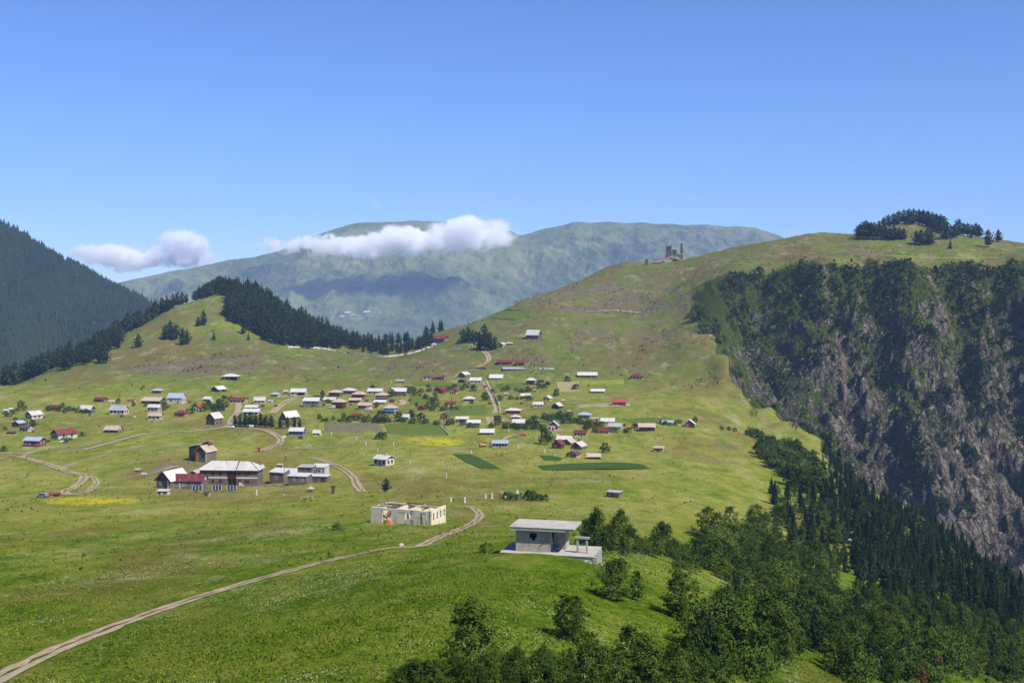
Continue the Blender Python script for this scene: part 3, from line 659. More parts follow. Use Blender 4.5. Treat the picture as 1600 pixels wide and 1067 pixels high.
# unit trees (1 m tall); every copy is scaled to its own height
def unit(seed, kind):
    g = np.random.default_rng(seed)
    if kind == 'birch':   return (broad_crown(seed, 130, 34, 1.0, 0.30, 0.038, M_birch, 0.03, stems=3, ragged=0.5), trunk_mesh('trunk', g, 0.8, 0.016, M_wbark, 4))
    if kind == 'slim':    return (broad_crown(seed, 95, 32, 1.0, 0.20, 0.034, M_birch, 0.05, stems=2, ragged=0.6), trunk_mesh('trunk', g, 0.85, 0.013, M_wbark, 3))
    if kind == 'bush':    return (broad_crown(seed, 105, 34, 1.0, 0.52, 0.056, M_bush, 0.0, stems=4, ragged=0.5), trunk_mesh('trunk', g, 0.6, 0.02, M_bark, 4))
    if kind == 'spruce':  return (conifer_crown(seed, 20, 9, 8, 1.0, 0.21, M_spruce, needle=0.40), trunk_mesh('trunk', g, 0.95, 0.016, M_bark, 0, 0.0))
    if kind == 'pine_near': return (conifer_crown(seed, 14, 9, 8, 1.0, 0.27, M_pine, True, needle=0.30, low=0.14), trunk_mesh('trunk', g, 0.92, 0.02, M_bark, 5, 0.02))
    if kind == 'snag':    return (conifer_crown(seed, 13, 6, 5, 1.0, 0.17, M_spruce, needle=0.36, low=0.2), trunk_mesh('trunk', g, 0.98, 0.016, M_bark, 9, 0.02))
    if kind == 'rust':    return (conifer_crown(seed, 16, 8, 6, 1.0, 0.20, M_rust, needle=0.34), trunk_mesh('trunk', g, 0.95, 0.016, M_bark, 0, 0.0))
    if kind == 'fspruce': return (conifer_crown(seed, 11, 7, 4, 1.0, 0.22, M_spruce, needle=0.55), trunk_mesh('trunk', g, 0.9, 0.02, M_bark, 0, 0.0))
    if kind == 'pine':    return (conifer_crown(seed, 10, 7, 5, 1.0, 0.30, M_pine, True, needle=0.46, low=0.16), trunk_mesh('trunk', g, 0.9, 0.022, M_bark, 0, 0.01))
    if kind == 'fpine':   return (conifer_crown(seed, 9, 7, 4, 1.0, 0.24, M_pine, False, needle=0.62, low=0.08), trunk_mesh('trunk', g, 0.9, 0.022, M_bark, 0, 0.0))
    if kind == 'leafy':   return (broad_crown(seed, 60, 14, 1.0, 0.38, 0.095, M_birch, 0.08, stems=2, ragged=0.4), trunk_mesh('trunk', g, 0.8, 0.03, M_bark, 4))
    if kind == 'shrub':   return (broad_crown(seed, 50, 14, 1.0, 0.62, 0.13, M_bush, 0.0, stems=3, ragged=0.5), trunk_mesh('trunk', g, 0.5, 0.03, M_bark, 3))
STUFF_T = {}
def mass(key, kind, loc, h, wide):
    STUFF_T.setdefault(key, []).append((kind, tuple(loc), h, wide))
UNITS = {k: [unit(100*i+7*len(k)+ord(k[0]), k) for i in range(nv)] for k, nv in (('birch',7),('slim',5),('bush',7),('spruce',8),('pine_near',3),('snag',3),('rust',2),('fspruce',4),('pine',6),('fpine',6),('leafy',4),('shrub',4))}
NAME = {'birch':'birch_tree','slim':'birch_tree','bush':'bush','spruce':'spruce_tree','rust':'spruce_tree','pine_near':'spruce_tree','snag':'spruce_tree','fspruce':'spruce_tree','pine':'pine_tree','fpine':'pine_tree','leafy':'leafy_tree','shrub':'bush'}
CAT = {'birch_tree':'tree','bush':'bush','spruce_tree':'tree','pine_tree':'tree','leafy_tree':'tree'}
n_trees = 0
def plant(kind, loc, h, label, group=None, wide=1.0):
    """a tree of its own: an Empty at the foot with trunk and crown"""
    global n_trees; n_trees += 1
    crown_me, trunk_me = UNITS[kind][random.randrange(len(UNITS[kind]))]
    e_ = empty(NAME[kind], (loc[0], loc[1], loc[2]), random.random()*6.283)
    k = random.uniform(0.92, 1.1); e_.scale = (h*wide*k, h*wide/k, h)
    tag(e_, label, CAT[NAME[kind]], group)
    link('trunk', trunk_me, e_); link('crown', crown_me, e_)
    return e_
def hpx(loc, px): return px*loc.y/F

# single trees one can point to: (foot x, foot y, height) in the photo
for px, py, h, kind, lab, grp, wd in [
    (735,1052,112,'birch','tallest leafy birch at the bottom of the meadow, casting a shadow to its side',None,1.15),
    (893,997,72,'birch','leafy birch with pale forked trunks standing alone in the lower meadow',None,1.1),
    (955,935,66,'birch','rounded leafy birch just below the concrete hut',None,1.2),
    (994,937,48,'slim','slim young birch close beside the rounded birch below the hut',None,1.0),
    (1063,965,76,'birch','broad birch with a dark shadow at the meadow edge, below the round bush',None,1.1),
    (1112,846,54,'birch','first tall birch of three at the far meadow edge, its shadow on the grass',None,1.25),
    (1142,832,44,'slim','narrow middle birch of three at the far meadow edge',None,1.3),
    (1178,834,46,'birch','third birch of three at the far meadow edge, nearest the woods',None,1.2),
    (1078,892,44,'bush','dense round dark green bush at the corner of the meadow',None,1.0),
    (1036,868,56,'birch','pointed birch on the meadow edge behind the hut, apart from the thicket',None,1.05),
    (933,862,68,'birch','dark birch rising just behind the hut posts',None,1.0),
    (968,858,58,'birch','second birch behind the hut posts, bushy to the ground',None,1.1),
    (757,863,15,'shrub','small bush in the grass beside the concrete hut',None,1.1),
    (527,828,12,'shrub','lone little bush on the slope before the roofless ruin',None,1.2),
    (603,768,21,'pine','lone dark pine beside the bend of the dirt track',None,1.3),
    (163,568,30,'pine','big pine with a dark shadow near the foot of the grassy hill slope',None,1.1),
    (318,508,23,'pine','upper pine standing alone on the grassy hill slope',None,1.0),
    (310,510,15,'pine','short pine tucked against the lone upper pine of the grassy hill',None,1.1),
    (216,543,21,'pine','single round pine on the grassy hill below the ridge trees',None,1.2),
    (334,531,13,'fpine','tiny pine halfway up the open grassy hill',None,1.4),
    (380,522,20,'pine','pine standing just out from the edge of the dark hill forest',None,1.0),
    (388,531,11,'fpine','tiny conical pine below the edge of the dark hill forest',None,1.2),
    (851,694,25,'leafy','tall dark tree between the orange-walled house and the red-roofed cluster',None,0.9),
    (947,707,16,'leafy','round dark tree beside the tan-roofed shed below the village',None,1.2),
    (595,686,11,'shrub','round bush standing alone at the edge of the crop field',None,1.3),
    (757,546,38,'pine','tallest pine at the top of the dirt lane above the village',None,1.0),
    (1485,389,14,'fpine','small pine standing alone on the grass below the hilltop grove',None,1.5),
    (1517,372,10,'fpine','smallest pine on the hilltop grass, next to a bare patch',None,1.4),
    (1252,420,15,'shrub','bush on the very rim of the cliff above the gorge',None,1.0),
    (1544,386,27,'pine','tall pine standing apart at the end of the hilltop',None,1.1),
    (1560,378,19,'pine','shorter pine behind the last tall pine of the hilltop',None,1.2),
    (1364,420,16,'shrub','dark bush on the cliff rim under the hilltop grove',None,1.2)]:
    p = at(px, py); plant(kind, p, hpx(p, h), lab, grp, wd)

def many(spec, label, group, kinds, wide=1.0):
    for px, py, h in spec:
        p = at(px, py); plant(random.choice(kinds), p, hpx(p, h), label, group, wide*random.uniform(0.95, 1.25))
many([(258,531,24),(266,528,27),(275,530,23),(285,539,27),(292,538,22),(270,531,20)], 'dark pine in the cluster halfway up the grassy hill', 'pines clustered on the grassy hill', ['pine'])
many([(140,566,25),(125,563,28),(155,566,20),(112,571,25)], 'pine at the lower fringe of the ridge trees, on open grass', 'pines at the fringe of the ridge trees', ['pine'])
many([(724,536,22),(731,535,24),(738,535,20),(744,535,18)], 'pine in the small row above the village lane', 'row of pines above the village lane', ['pine'])
many([(749,546,25),(765,547,28),(773,546,20)], 'pine crowding round the tallest pine at the top of the lane', 'pines at the top of the lane', ['pine'])
many([(367,665,17),(375,667,21),(383,667,22),(391,667,23),(399,667,20),(407,667,22),(415,668,20),(424,668,19),(438,669,18),(449,669,18),(460,668,17),(468,668,14)], 'dark pine in the grove behind the white notice board', 'grove of dark pines in the village', ['pine', 'pine'])
top_l = [(1342,372,20),(1349,372,23),(1356,373,26),(1362,373,24),(1369,373,22),(1376,373,20),(1383,374,20),(1390,374,18),(1397,374,20),(1405,374,18),(1412,374,17),(1345,368,18),(1353,367,22),(1366,368,20)]
many(top_l, 'dark pine in the dense front row on the hilltop', 'front row of the hilltop pines', ['pine'], 1.45)
arc = [(1374,354,12),(1381,353,16),(1388,351,18),(1396,350,18),(1404,349,20),(1412,349,21),(1420,349,22),(1428,349,22),(1436,350,22),(1443,352,23),(1450,355,25),(1457,358,25),(1463,361,26),(1470,364,28),(1476,363,24),(1424,351,20),(1400,352,17)]
many(arc, 'dark pine in the arc of trees along the summit skyline', 'arc of summit pines', ['pine'], 1.45)
many([(1432,381,20),(1440,382,23),(1448,382,22),(1455,382,19)], 'pine in the clump in front of the summit arc', 'clump below the summit', ['pine'], 1.45)
many([(1478,374,20),(1485,373,21),(1492,371,20),(1498,366,24)], 'pine in the clump at the tail of the summit arc', 'clump at the tail of the summit arc', ['pine'], 1.45)
many([(1506,368,20),(1512,368,20),(1519,369,18),(1525,370,21),(1530,370,18)], 'pine in the separate clump past the summit arc', 'clump past the summit arc', ['pine'], 1.45)
many([(1100,492,16),(1094,500,20),(1108,512,20),(1104,520,18),(1116,510,15),(1088,490,14),(1150,586,14),(1155,590,10)], 'dark tree clinging to the near rim of the gorge', 'trees on the gorge rim', ['fspruce', 'leafy', 'shrub'])
for i in range(70):          # along the very edge where the plateau breaks off
    x = random.uniform(1084, 1296); Y_ = float(np.interp(x, [1070, 1080, 1124, 1154, 1176, 1210, 1240, 1270, 1296], [1320, 1185, 1092, 1006, 932, 879, 830, 794, 768]))+random.uniform(2, 26); X_ = (x-CX)/F*Y_
    plant(random.choice(['fspruce', 'leafy', 'shrub']), (X_, Y_, hz(X_, Y_)-.2), random.uniform(3.0, 8.5), 'dark tree or shrub along the edge where the plateau breaks off to the gorge', 'trees along the plateau edge', random.uniform(1.0, 1.4))
garden = [(34,642,16),(98,637,8),(50,665,10),(185,630,8),(208,635,8),(255,641,14),(308,641,10),(318,643,14),(325,638,12),(335,643,12),(345,642,19),(293,647,9),(505,619,10),(500,655,9),(520,657,8),(538,658,13),(568,658,10),(575,658,10),(585,659,9),(597,661,21),(588,637,10),(583,613,12),(612,620,13),(622,658,15),(657,661,16),(678,637,17),(696,641,9),(706,641,9),(663,623,8),(644,652,12),(738,631,8),(760,626,14),(778,664,16),(825,670,12),(840,668,12),(835,664,14),(875,656,14),(868,619,12),(860,690,17),(905,661,11),(915,673,12),(1086,660,9),(646,660,10),(632,655,10)]
many(garden, 'leafy tree in a village garden', 'leafy garden trees in the village', ['leafy'])
gbush = [(6,705,8),(12,651,9),(22,647,8),(230,635,8),(300,646,9),(350,636,11),(557,657,6),(666,624,7),(645,651,8),(715,641,7),(680,621,7),(705,663,10),(722,665,7),(745,668,7),(790,669,10),(805,669,9),(865,657,11),(890,656,12),(900,661,8),(842,607,9),(850,607,8),(858,656,9),(930,676,8),(1062,661,6),(1055,661,5),(920,669,12),(545,656,7),(607,660,8),(665,640,7),(675,642,8),(690,642,8),(768,668,8),(815,670,9),(848,672,9),(880,662,8),(700,664,8),(735,668,8),(852,655,10),(870,655,10),(883,656,11),(826,664,9),(100,684,5),(8,672,6),(328,637,8)]
many(gbush, 'low green bush between the village houses', 'bushes between the village houses', ['shrub'])
hedge = []
for (x0, y0), (x1, y1), n_h in (((640,612),(745,610),5),((770,612),(830,612),4),((645,636),(700,640),4),((780,625),(830,626),3),((790,668),(850,672),7),((830,655),(900,660),7),((500,658),(600,660),6),((620,660),(690,663),5),((300,640),(350,640),4),((700,605),(745,606),3),((885,596),(905,612),2),((930,672),(985,676),4),((1030,664),(1060,664),4),((905,663),(945,668),4),((20,655),(60,668),4),((70,640),(140,648),4),((100,690),(130,682),2),((345,622),(365,626),2),((490,622),(520,630),3),((630,610),(660,622),3)):
    n_h = int(n_h*1.7)
    for i in range(n_h):
        t_ = (i+random.random())/n_h; hedge.append((x0+(x1-x0)*t_, y0+(y1-y0)*t_+random.uniform(-2, 2), random.uniform(4, 9)))
many(hedge, 'low green bush between the village houses', 'bushes between the village houses', ['shrub'])
many([(790,781,13),(798,782,12),(806,782,10),(825,781,15),(832,782,14),(838,782,12),(846,782,10),(852,781,9)], 'dark bush among the pale gravestones', 'bushes at the graveyard', ['shrub'])
many([(1128,672,6),(1140,673,7),(1148,675,7),(1175,682,14),(1183,686,16),(1190,690,16),(1198,694,15),(1204,698,12),(1170,680,10),(1180,702,8)], 'dark shrub in the line running down to the gorge woods', 'shrubs running to the gorge woods', ['shrub', 'leafy'])
many([(950,862,42),(985,864,42),(915,852,46),(1000,866,30),(1014,868,34),(942,858,35),(978,868,34),(1050,870,30),(1092,880,36),(1060,900,28)], 'bushy birch in the thicket behind the concrete hut', 'thicket behind the concrete hut', ['bush', 'birch'])
bottom = [(708,1068,52,'birch'),(690,1075,38,'bush'),(640,1072,36,'bush'),(622,1074,28,'bush'),(663,1076,40,'bush'),(765,1074,52,'birch'),(800,1082,62,'birch'),(830,1076,48,'bush'),(862,1080,60,'birch'),(885,1082,50,'birch'),(915,1082,82,'birch'),(938,1078,70,'birch'),(962,1086,66,'slim'),(985,1072,96,'slim'),(1008,1080,80,'birch'),(1030,1086,60,'bush'),(780,1060,36,'bush'),(735,1078,46,'bush'),(850,1092,50,'bush'),(1055,1082,66,'birch'),(1080,1086,50,'bush'),(1105,1080,56,'birch')]
for px, py, h, kind in bottom:
    p = at(px, min(py, 1066)); 
    if py > 1066:
        d = (py-1066)*0.10; p = Vector((p.x*(1-d/p.y), p.y-d, hz(p.x*(1-d/p.y), p.y-d)))
    plant(kind, p, hpx(p, h), 'leafy birch bush along the bottom edge of the meadow', 'birch bushes along the bottom of the meadow', 1.12)

# the dark conifer wood on the pine hill and along its ridge
HILL_LAB = ('dark conifer in the dense wood on the shoulder of the grassy hill', 'conifer wood on the shoulder of the hill')
def scatter(poly, n, mind):
    g = np.random.default_rng(len(poly)*1000+n); bx = np.array(poly); x0, y0 = bx.min(0); x1, y1 = bx.max(0)
    c = np.stack([g.uniform(x0, x1, n*30), g.uniform(y0, y1, n*30)], -1); c = c[in_poly(c[:,0], c[:,1], poly)]
    pts = np.empty((0, 2))
    for p in c:
        if len(pts) and (((pts-p)*[1, 1.4])**2).sum(1).min() < mind*mind: continue
        pts = np.vstack([pts, p])
        if len(pts) >= n: break
    return [tuple(p) for p in pts]
wood = [(318,458),(345,452),(372,455),(402,468),(436,484),(470,502),(505,519),(540,533),(575,541),(625,543),(660,536),(676,535),(672,541),(640,551),(600,555),(560,549),(520,545),(480,545),(450,541),(425,536),(405,526),(385,512),(352,500),(362,478),(350,462),(322,464)]
pts = scatter(wood, 360, 3.6)
pts.sort(key=lambda p: p[1])
for wi, (x, y) in enumerate(pts):
    p = at(x, y); h = random.uniform(10, 15) * (0.75 if x > 560 else 1.0) * (1.15 if x < 450 else 1)
    kd, wd = ('fpine' if random.random() < 0.4 else 'pine'), random.uniform(1.1, 1.6)
    if wi > len(pts)-150: plant(kd, p, h, HILL_LAB[0], HILL_LAB[1], wd)
    else: mass('shoulder_wood', kd, p, h, wd)
# behind the crest
for i in range(70):
    x = random.uniform(312, 690); Yc = crest(x) + random.uniform(4, 26); X_ = (x-CX)/F*Yc
    mass('shoulder_wood', 'fpine' if random.random() < .5 else 'pine', (X_, Yc, hz(X_, Yc)-0.3), random.uniform(12, 16)*(0.85 if x > 520 else 1.1), random.uniform(1.0, 1.35))
RIDGE_LAB = ('dark conifer in the belt along the outer ridge of the grassy hill', 'belt of conifers along the hill ridge')
belt = [(10,594),(60,580),(100,570),(128,556),(150,540),(170,530),(195,518),(215,510),(236,498),(252,490)]
for i in range(150):
    x = random.uniform(8, 262); Yc = crest(x) + abs(random.gauss(0, 1))*26 + 2; X_ = (x-CX)/F*Yc
    mass('ridge_wood', 'pine' if random.random() < 0.6 else 'fpine', (X_, Yc, hz(X_, Yc)-0.3), random.uniform(13, 19), random.uniform(1.1, 1.5))
for x, y in scatter([(14,592),(60,583),(105,574),(135,561),(150,545),(172,533),(190,530),(186,545),(170,556),(130,572),(70,586)], 26, 6):
    p = at(x, y); plant('pine', p, random.uniform(12, 16), RIDGE_LAB[0], RIDGE_LAB[1], 1.2)
many([(264,478,18),(270,476,22),(277,474,22),(284,472,20),(291,470,16),(268,480,14)], 'pine in the clump where the hill ridge meets the far valley', 'ridge clump of pines', ['pine'])
for x in np.linspace(304, 350, 20):
    Yc = crest(x)+random.uniform(2, 14); X_ = (x-CX)/F*Yc
    mass('shoulder_wood', 'pine', (X_, Yc, hz(X_, Yc)-0.3), random.uniform(13, 18)*(0.7+0.3*min(1,(x-300)/25)), 1.1)

# mixed wood dropping into the gorge
def wood_px(poly, n, mind, kinds, hm, label, group, wide=(0.95, 1.3)):
    for x, y in scatter(poly, n, mind):
        p = at(x, y); plant(random.choice(kinds), p, random.uniform(*hm), label, group, random.uniform(*wide))
LB = ('leafy tree along the rim of the gorge at the end of the field', 'leafy trees along the gorge rim')
LC = ('dark spruce among the steep conifers at the lip of the gorge', 'spruces at the lip of the gorge')
up = [(1188,703),(1215,708),(1245,715),(1272,735),(1290,760),(1275,775),(1248,770),(1240,758),(1225,742),(1200,728),(1190,715)]
wood_px(up, 40, 8, ['birch', 'bush', 'leafy'], (6.5, 11), *LB)
mid = [(1215,772),(1250,770),(1290,790),(1310,830),(1320,900),(1300,960),(1210,960),(1120,900),(1090,885),(1110,855),(1150,840),(1190,835),(1210,800)]
wood_px(mid, 95, 16, ['birch', 'bush', 'bush', 'slim', 'birch'], (3.0, 6.6), 'leafy birch or thicket bush in the upper gorge wood beside the meadow', 'leafy trees of the upper gorge wood')
low = [(1130,945),(1200,955),(1300,930),(1350,925),(1430,945),(1520,965),(1600,1000),(1600,1067),(1300,1067),(1290,1040),(1230,1030),(1150,1066),(1060,1067),(1090,1020),(1110,985)]
wood_px(low, 115, 18, ['birch', 'birch', 'slim', 'bush', 'pine_near'], (2.8, 6.4), 'leafy birch in the lowest part of the gorge wood, below the spruces', 'leafy trees of the lowest gorge wood')
wood_px([(1340,930),(1430,950),(1520,970),(1600,1005),(1600,1067),(1330,1067),(1300,1010)], 70, 15, ['spruce', 'birch', 'pine_near', 'bush', 'birch'], (3.2, 7.0), 'birch or young conifer in the mixed bottom corner of the gorge wood', 'mixed corner of the gorge wood')
con = [(1290,715),(1310,730),(1345,768),(1395,792),(1450,818),(1510,865),(1570,905),(1600,925),(1600,1005),(1520,965),(1430,945),(1350,925),(1330,890),(1312,830),(1290,780),(1280,750)]
wood_px(con, 225, 10.0, ['spruce', 'spruce', 'spruce', 'pine_near', 'spruce', 'snag'], (4.5, 9.5), *LC, wide=(0.85, 1.5))
wood_px([(1200,760),(1240,775),(1290,790),(1310,840),(1310,900),(1240,870)], 22, 18, ['spruce'], (6, 10), 'dark spruce standing among leafy trees of the upper gorge wood', 'spruces among the leafy wood')
# the drop behind the wooded lip
for i in range(45):
    u = random.uniform(0.245, 0.41); j = int(np.argmin(np.abs(us-u))); lip = np.interp(u*F+CX, [1290,1340,1400,1500,1600], [715,620,592,512,448]); Y_ = lip+abs(random.gauss(0, 1))*28; X_ = u*Y_
    plant('spruce', (X_, Y_, hz(X_, Y_)-0.3), random.uniform(6, 10), *LC, random.uniform(0.9, 1.3))
for px, py, h, lab in ((1435,945,40,'reddish dying spruce amid green spruces halfway down the wooded slope'), (1452,962,30,'small reddish dying spruce just below the other one'), (1465,1062,46,'rust-red dying tree at the bottom of the gorge wood'), (1440,1075,34,'rust-brown dead conifer at the very bottom edge among birches'), (1318,880,26,'brown drying spruce beside the pale rock outcrop')):
    p = at(px, min(py, 1066)); plant('rust', p, hpx(p, h), lab, None, 1.5)
# pale dead birch stem
p = at(996, 1064); t = MB().tube([(0,0,-0.3),(0.03,0,0.9),(-0.02,0.02,1.9),(0.02,0,2.3)], [0.06,0.05,0.035,0.02], 6)
t.tube([(0.0,0,1.2),(0.25,0.05,1.5)], [0.02,0.01], 4).tube([(0.0,0,1.5),(-0.2,0.02,1.8)], [0.02,0.01], 4)
tag(t.build('dead_birch_stem', M_wbark, None, p), 'bare white birch stem sticking up among the bottom bushes', 'tree')

# woods too dense to count
def build_mass(nm, items, label):
    Vs, Qs, Ls, Ms, n0 = [], [], [], [], 0
    for kind, loc, h, wide in items:
        me = UNITS[kind][random.randrange(len(UNITS[kind]))][0]
        v = np.empty(len(me.vertices)*3, np.float32); me.vertices.foreach_get('co', v); v = v.reshape(-1, 3)
        l = np.empty(len(v), np.float32); me.attributes['leaf'].data.foreach_get('value', l)
        a = random.random()*6.283; c, s = math.cos(a), math.sin(a)
        v = np.stack([(v[:,0]*c-v[:,1]*s)*h*wide, (v[:,0]*s+v[:,1]*c)*h*wide, v[:,2]*h], -1)+np.array(loc)
        q = np.arange(len(v)).reshape(-1, 4)+n0; n0 += len(v); Vs.append(v); Qs.append(q); Ls.append(l*0.7+0.3*random.random())
    me = mesh_np(nm, np.concatenate(Vs), np.concatenate(Qs), M_pine)
    me.attributes.new('leaf', 'FLOAT', 'POINT').data.foreach_set('value', np.concatenate(Ls).astype(np.float32))
    tag(link(nm, me), label, None, None, 'stuff')
for i in range(420):          # the far side of the wooded lip and gaps in the slope
    x, y = random.uniform(1295, 1600), random.random(); top_ = np.interp(x, [1290, 1345, 1395, 1450, 1510, 1600], [715, 768, 792, 818, 865, 922]); p = at(x, top_+y*y*150)
    mass('gorge_wood', 'fspruce', p, random.uniform(3, 7), random.uniform(.9, 1.4))
build_mass('gorge_wood', STUFF_T['gorge_wood'], 'lower dark growth of young conifers filling the gorge slope')
build_mass('shoulder_wood', STUFF_T['shoulder_wood'], 'dark depth of the conifer wood on the shoulder of the grassy hill')
build_mass('ridge_wood', STUFF_T['ridge_wood'], 'dark belt of conifers along the outer ridge of the grassy hill')
# ------------------------------------------------------------------ growth nobody could count
def clumps(name, pos, size, mat, per=5, label=None):
    g = np.random.default_rng(11); k = len(pos)
    C = np.repeat(pos, per, 0) + g.normal(size=(k*per, 3))*np.repeat(size, per)[:,None]*np.array([0.42, 0.42, 0.36]) + np.array([0, 0, 0.35])*np.repeat(size, per)[:,None]
    V, Q_ = leaves_mesh(name, C, np.repeat(size, per)[:,None]*0.75, mat, None, g, 0.3)
    o = link(name, finish_leaves(name, V, Q_, mat, np.repeat(g.random(k), per)*0.7+0.3*g.random(k*per)))
    return tag(o, label, None, None, 'stuff')
# shrubs and small trees on the cliff ledges: thick where turf holds, thin on bare rock
W_ = cliff > 0.25
dens = fbm(XX/38+4, ZZ/55, 4) + 0.6*fbm(XX/9, ZZ/14, 3) + 0.9*(0.62-np.hypot(*np.gradient(ZZ, axis=(0, 1)))*0.02) - 0.3
okm = (PXg+0.8*(ZZ+40) > 1165+70*fbm(XX/25, ZZ/40, 3)) & W_ & (ZZ > -250) & (us[:,None] < 0.46)
ci = np.flatnonzero((okm & (dens-0.0030*np.clip(-45-ZZ, -60, 200) > 0.30)).ravel())
ci = ci[np.random.default_rng(5).random(len(ci)) < min(1, 9000/len(ci))]
cp = np.stack([XX.ravel()[ci], YY.ravel()[ci], ZZ.ravel()[ci]], -1) + np.random.default_rng(6).normal(size=(len(ci), 3))*[1.2, .6, .3]
clumps('cliff_shrubs', cp, np.random.default_rng(8).gamma(2.2, 0.62, len(ci))+0.5, M_spruce, 7, 'dark shrubs and small trees growing on the ledges of the cliff')
ci = np.flatnonzero((okm & (dens-0.004*np.clip(-45-ZZ, -60, 200) > -0.05)).ravel()); ci = ci[np.random.default_rng(9).random(len(ci)) < min(1, 9000/len(ci))]
cp = np.stack([XX.ravel()[ci], YY.ravel()[ci], ZZ.ravel()[ci]], -1)
clumps('cliff_greenery', cp, np.random.default_rng(10).gamma(3.0, 0.4, len(ci))+0.4, M_bush, 5, 'bright green low growth in the gullies of the cliff')
# stunted conifers rooted in the gullies and on the ledges
g_ = np.random.default_rng(15); ci = np.flatnonzero((okm & (fbm(XX/45+20, ZZ/70, 4)+0.35*fbm(XX/9, ZZ/12, 2) > 0.10) & (_rimY-YY > 6)).ravel()); ci = g_.choice(ci, 560, replace=False)
for i in ci: mass('cliff_conifers', 'fspruce' if g_.random() < .6 else 'shrub', (XX.ravel()[i], YY.ravel()[i], ZZ.ravel()[i]-.4), float(np.clip(g_.gamma(4, 1.2), 2, 10)), float(g_.uniform(.9, 1.5)))
build_mass('cliff_conifers', STUFF_T['cliff_conifers'], 'stunted dark conifers and bushes rooted in the gullies of the cliff')
# undergrowth of the gorge wood
def under(poly, n, smin, smax, mat, name, label):
    ps = []
    bx = np.array(poly); x0, y0 = bx.min(0); x1, y1 = bx.max(0)
    while len(ps) < n:
        x, y = random.uniform(x0, x1), random.uniform(y0, y1)
        if in_poly(np.array([x]), np.array([y]), poly)[0]: ps.append(tuple(at(x, y)))
    ps = np.array(ps); keep = fbm(ps[:,0]/9, ps[:,1]/12, 3) > -0.12; ps = ps[keep]
    clumps(name, ps, np.random.default_rng(3).uniform(smin, smax, len(ps)), mat, 7, label)
under(mid, 700, 0.3, 0.9, M_bush, 'undergrowth', 'low green undergrowth between the trees of the upper gorge wood')
under(low, 700, 0.2, 0.55, M_bush, 'undergrowth', 'low green undergrowth between the birches of the lower gorge wood')
under([(1320,940),(1600,1010),(1600,1067),(1300,1067)], 900, 0.3, 1.0, M_bush, 'undergrowth', 'undergrowth in the bottom corner of the gorge wood')
under(con, 1600, 0.8, 2.2, M_spruce, 'undergrowth', 'dark undergrowth beneath the steep spruces of the gorge')
under(up, 500, 0.8, 2.2, M_bush, 'undergrowth', 'undergrowth along the rim of the gorge')
# heath tufts on the slopes of the two hills
def hill_tufts():
    g = np.random.default_rng(21); v = np.flatnonzero(((YY > 950) & (YY < 1650) & (np.abs(us)[:,None] < 0.43) & (cliff < 0.1) & (fbm(XX/30, YY/60, 4)+0.8*soil+0.5*fbm(XX/7, YY/12, 2) > 0.35)).ravel())
    v = v[g.random(len(v)) < min(1, 6500/len(v))]
    clumps('heath_tufts', np.stack([XX.ravel()[v], YY.ravel()[v], ZZ.ravel()[v]], -1), g.gamma(2.5, 0.30, len(v))+0.25, M_herb2, 5, 'small dark tufts and shrubs dotted over the open hillsides')
hill_tufts()
def plateau_tufts():
    g = np.random.default_rng(22); n = 26000; px = g.uniform(-20, 1240, n); Y = np.exp(g.uniform(np.log(190), np.log(980), n)); u = (px-CX)/F; X = u*Y
    k = (fbm(X/40+70, Y/70, 4)+0.5*fbm(X/9, Y/14, 2)+0.3*g.normal(size=n) > 0.05); X, Y, u = X[k], Y[k], u[k]
    j = np.clip(np.searchsorted(us, u)-1, 0, len(us)-2); z = np.array([np.interp(y_, YY[a_], ZZ[a_]) for a_, y_ in zip(j, Y)])
    ok = (X/Y*F+CX < np.interp(Y, [300, 500, 700, 900], [960, 1130, 1240, 1170])); X, Y, z = X[ok], Y[ok], z[ok]; Y_ = Y
    clumps('meadow_tussocks', np.stack([X, Y, z], -1), (g.gamma(2.2, 0.09, len(X))+0.10)*(0.6+Y_/600), M_herb, 4, 'small dark tussocks and herbs scattered over the village meadows')
plateau_tufts()
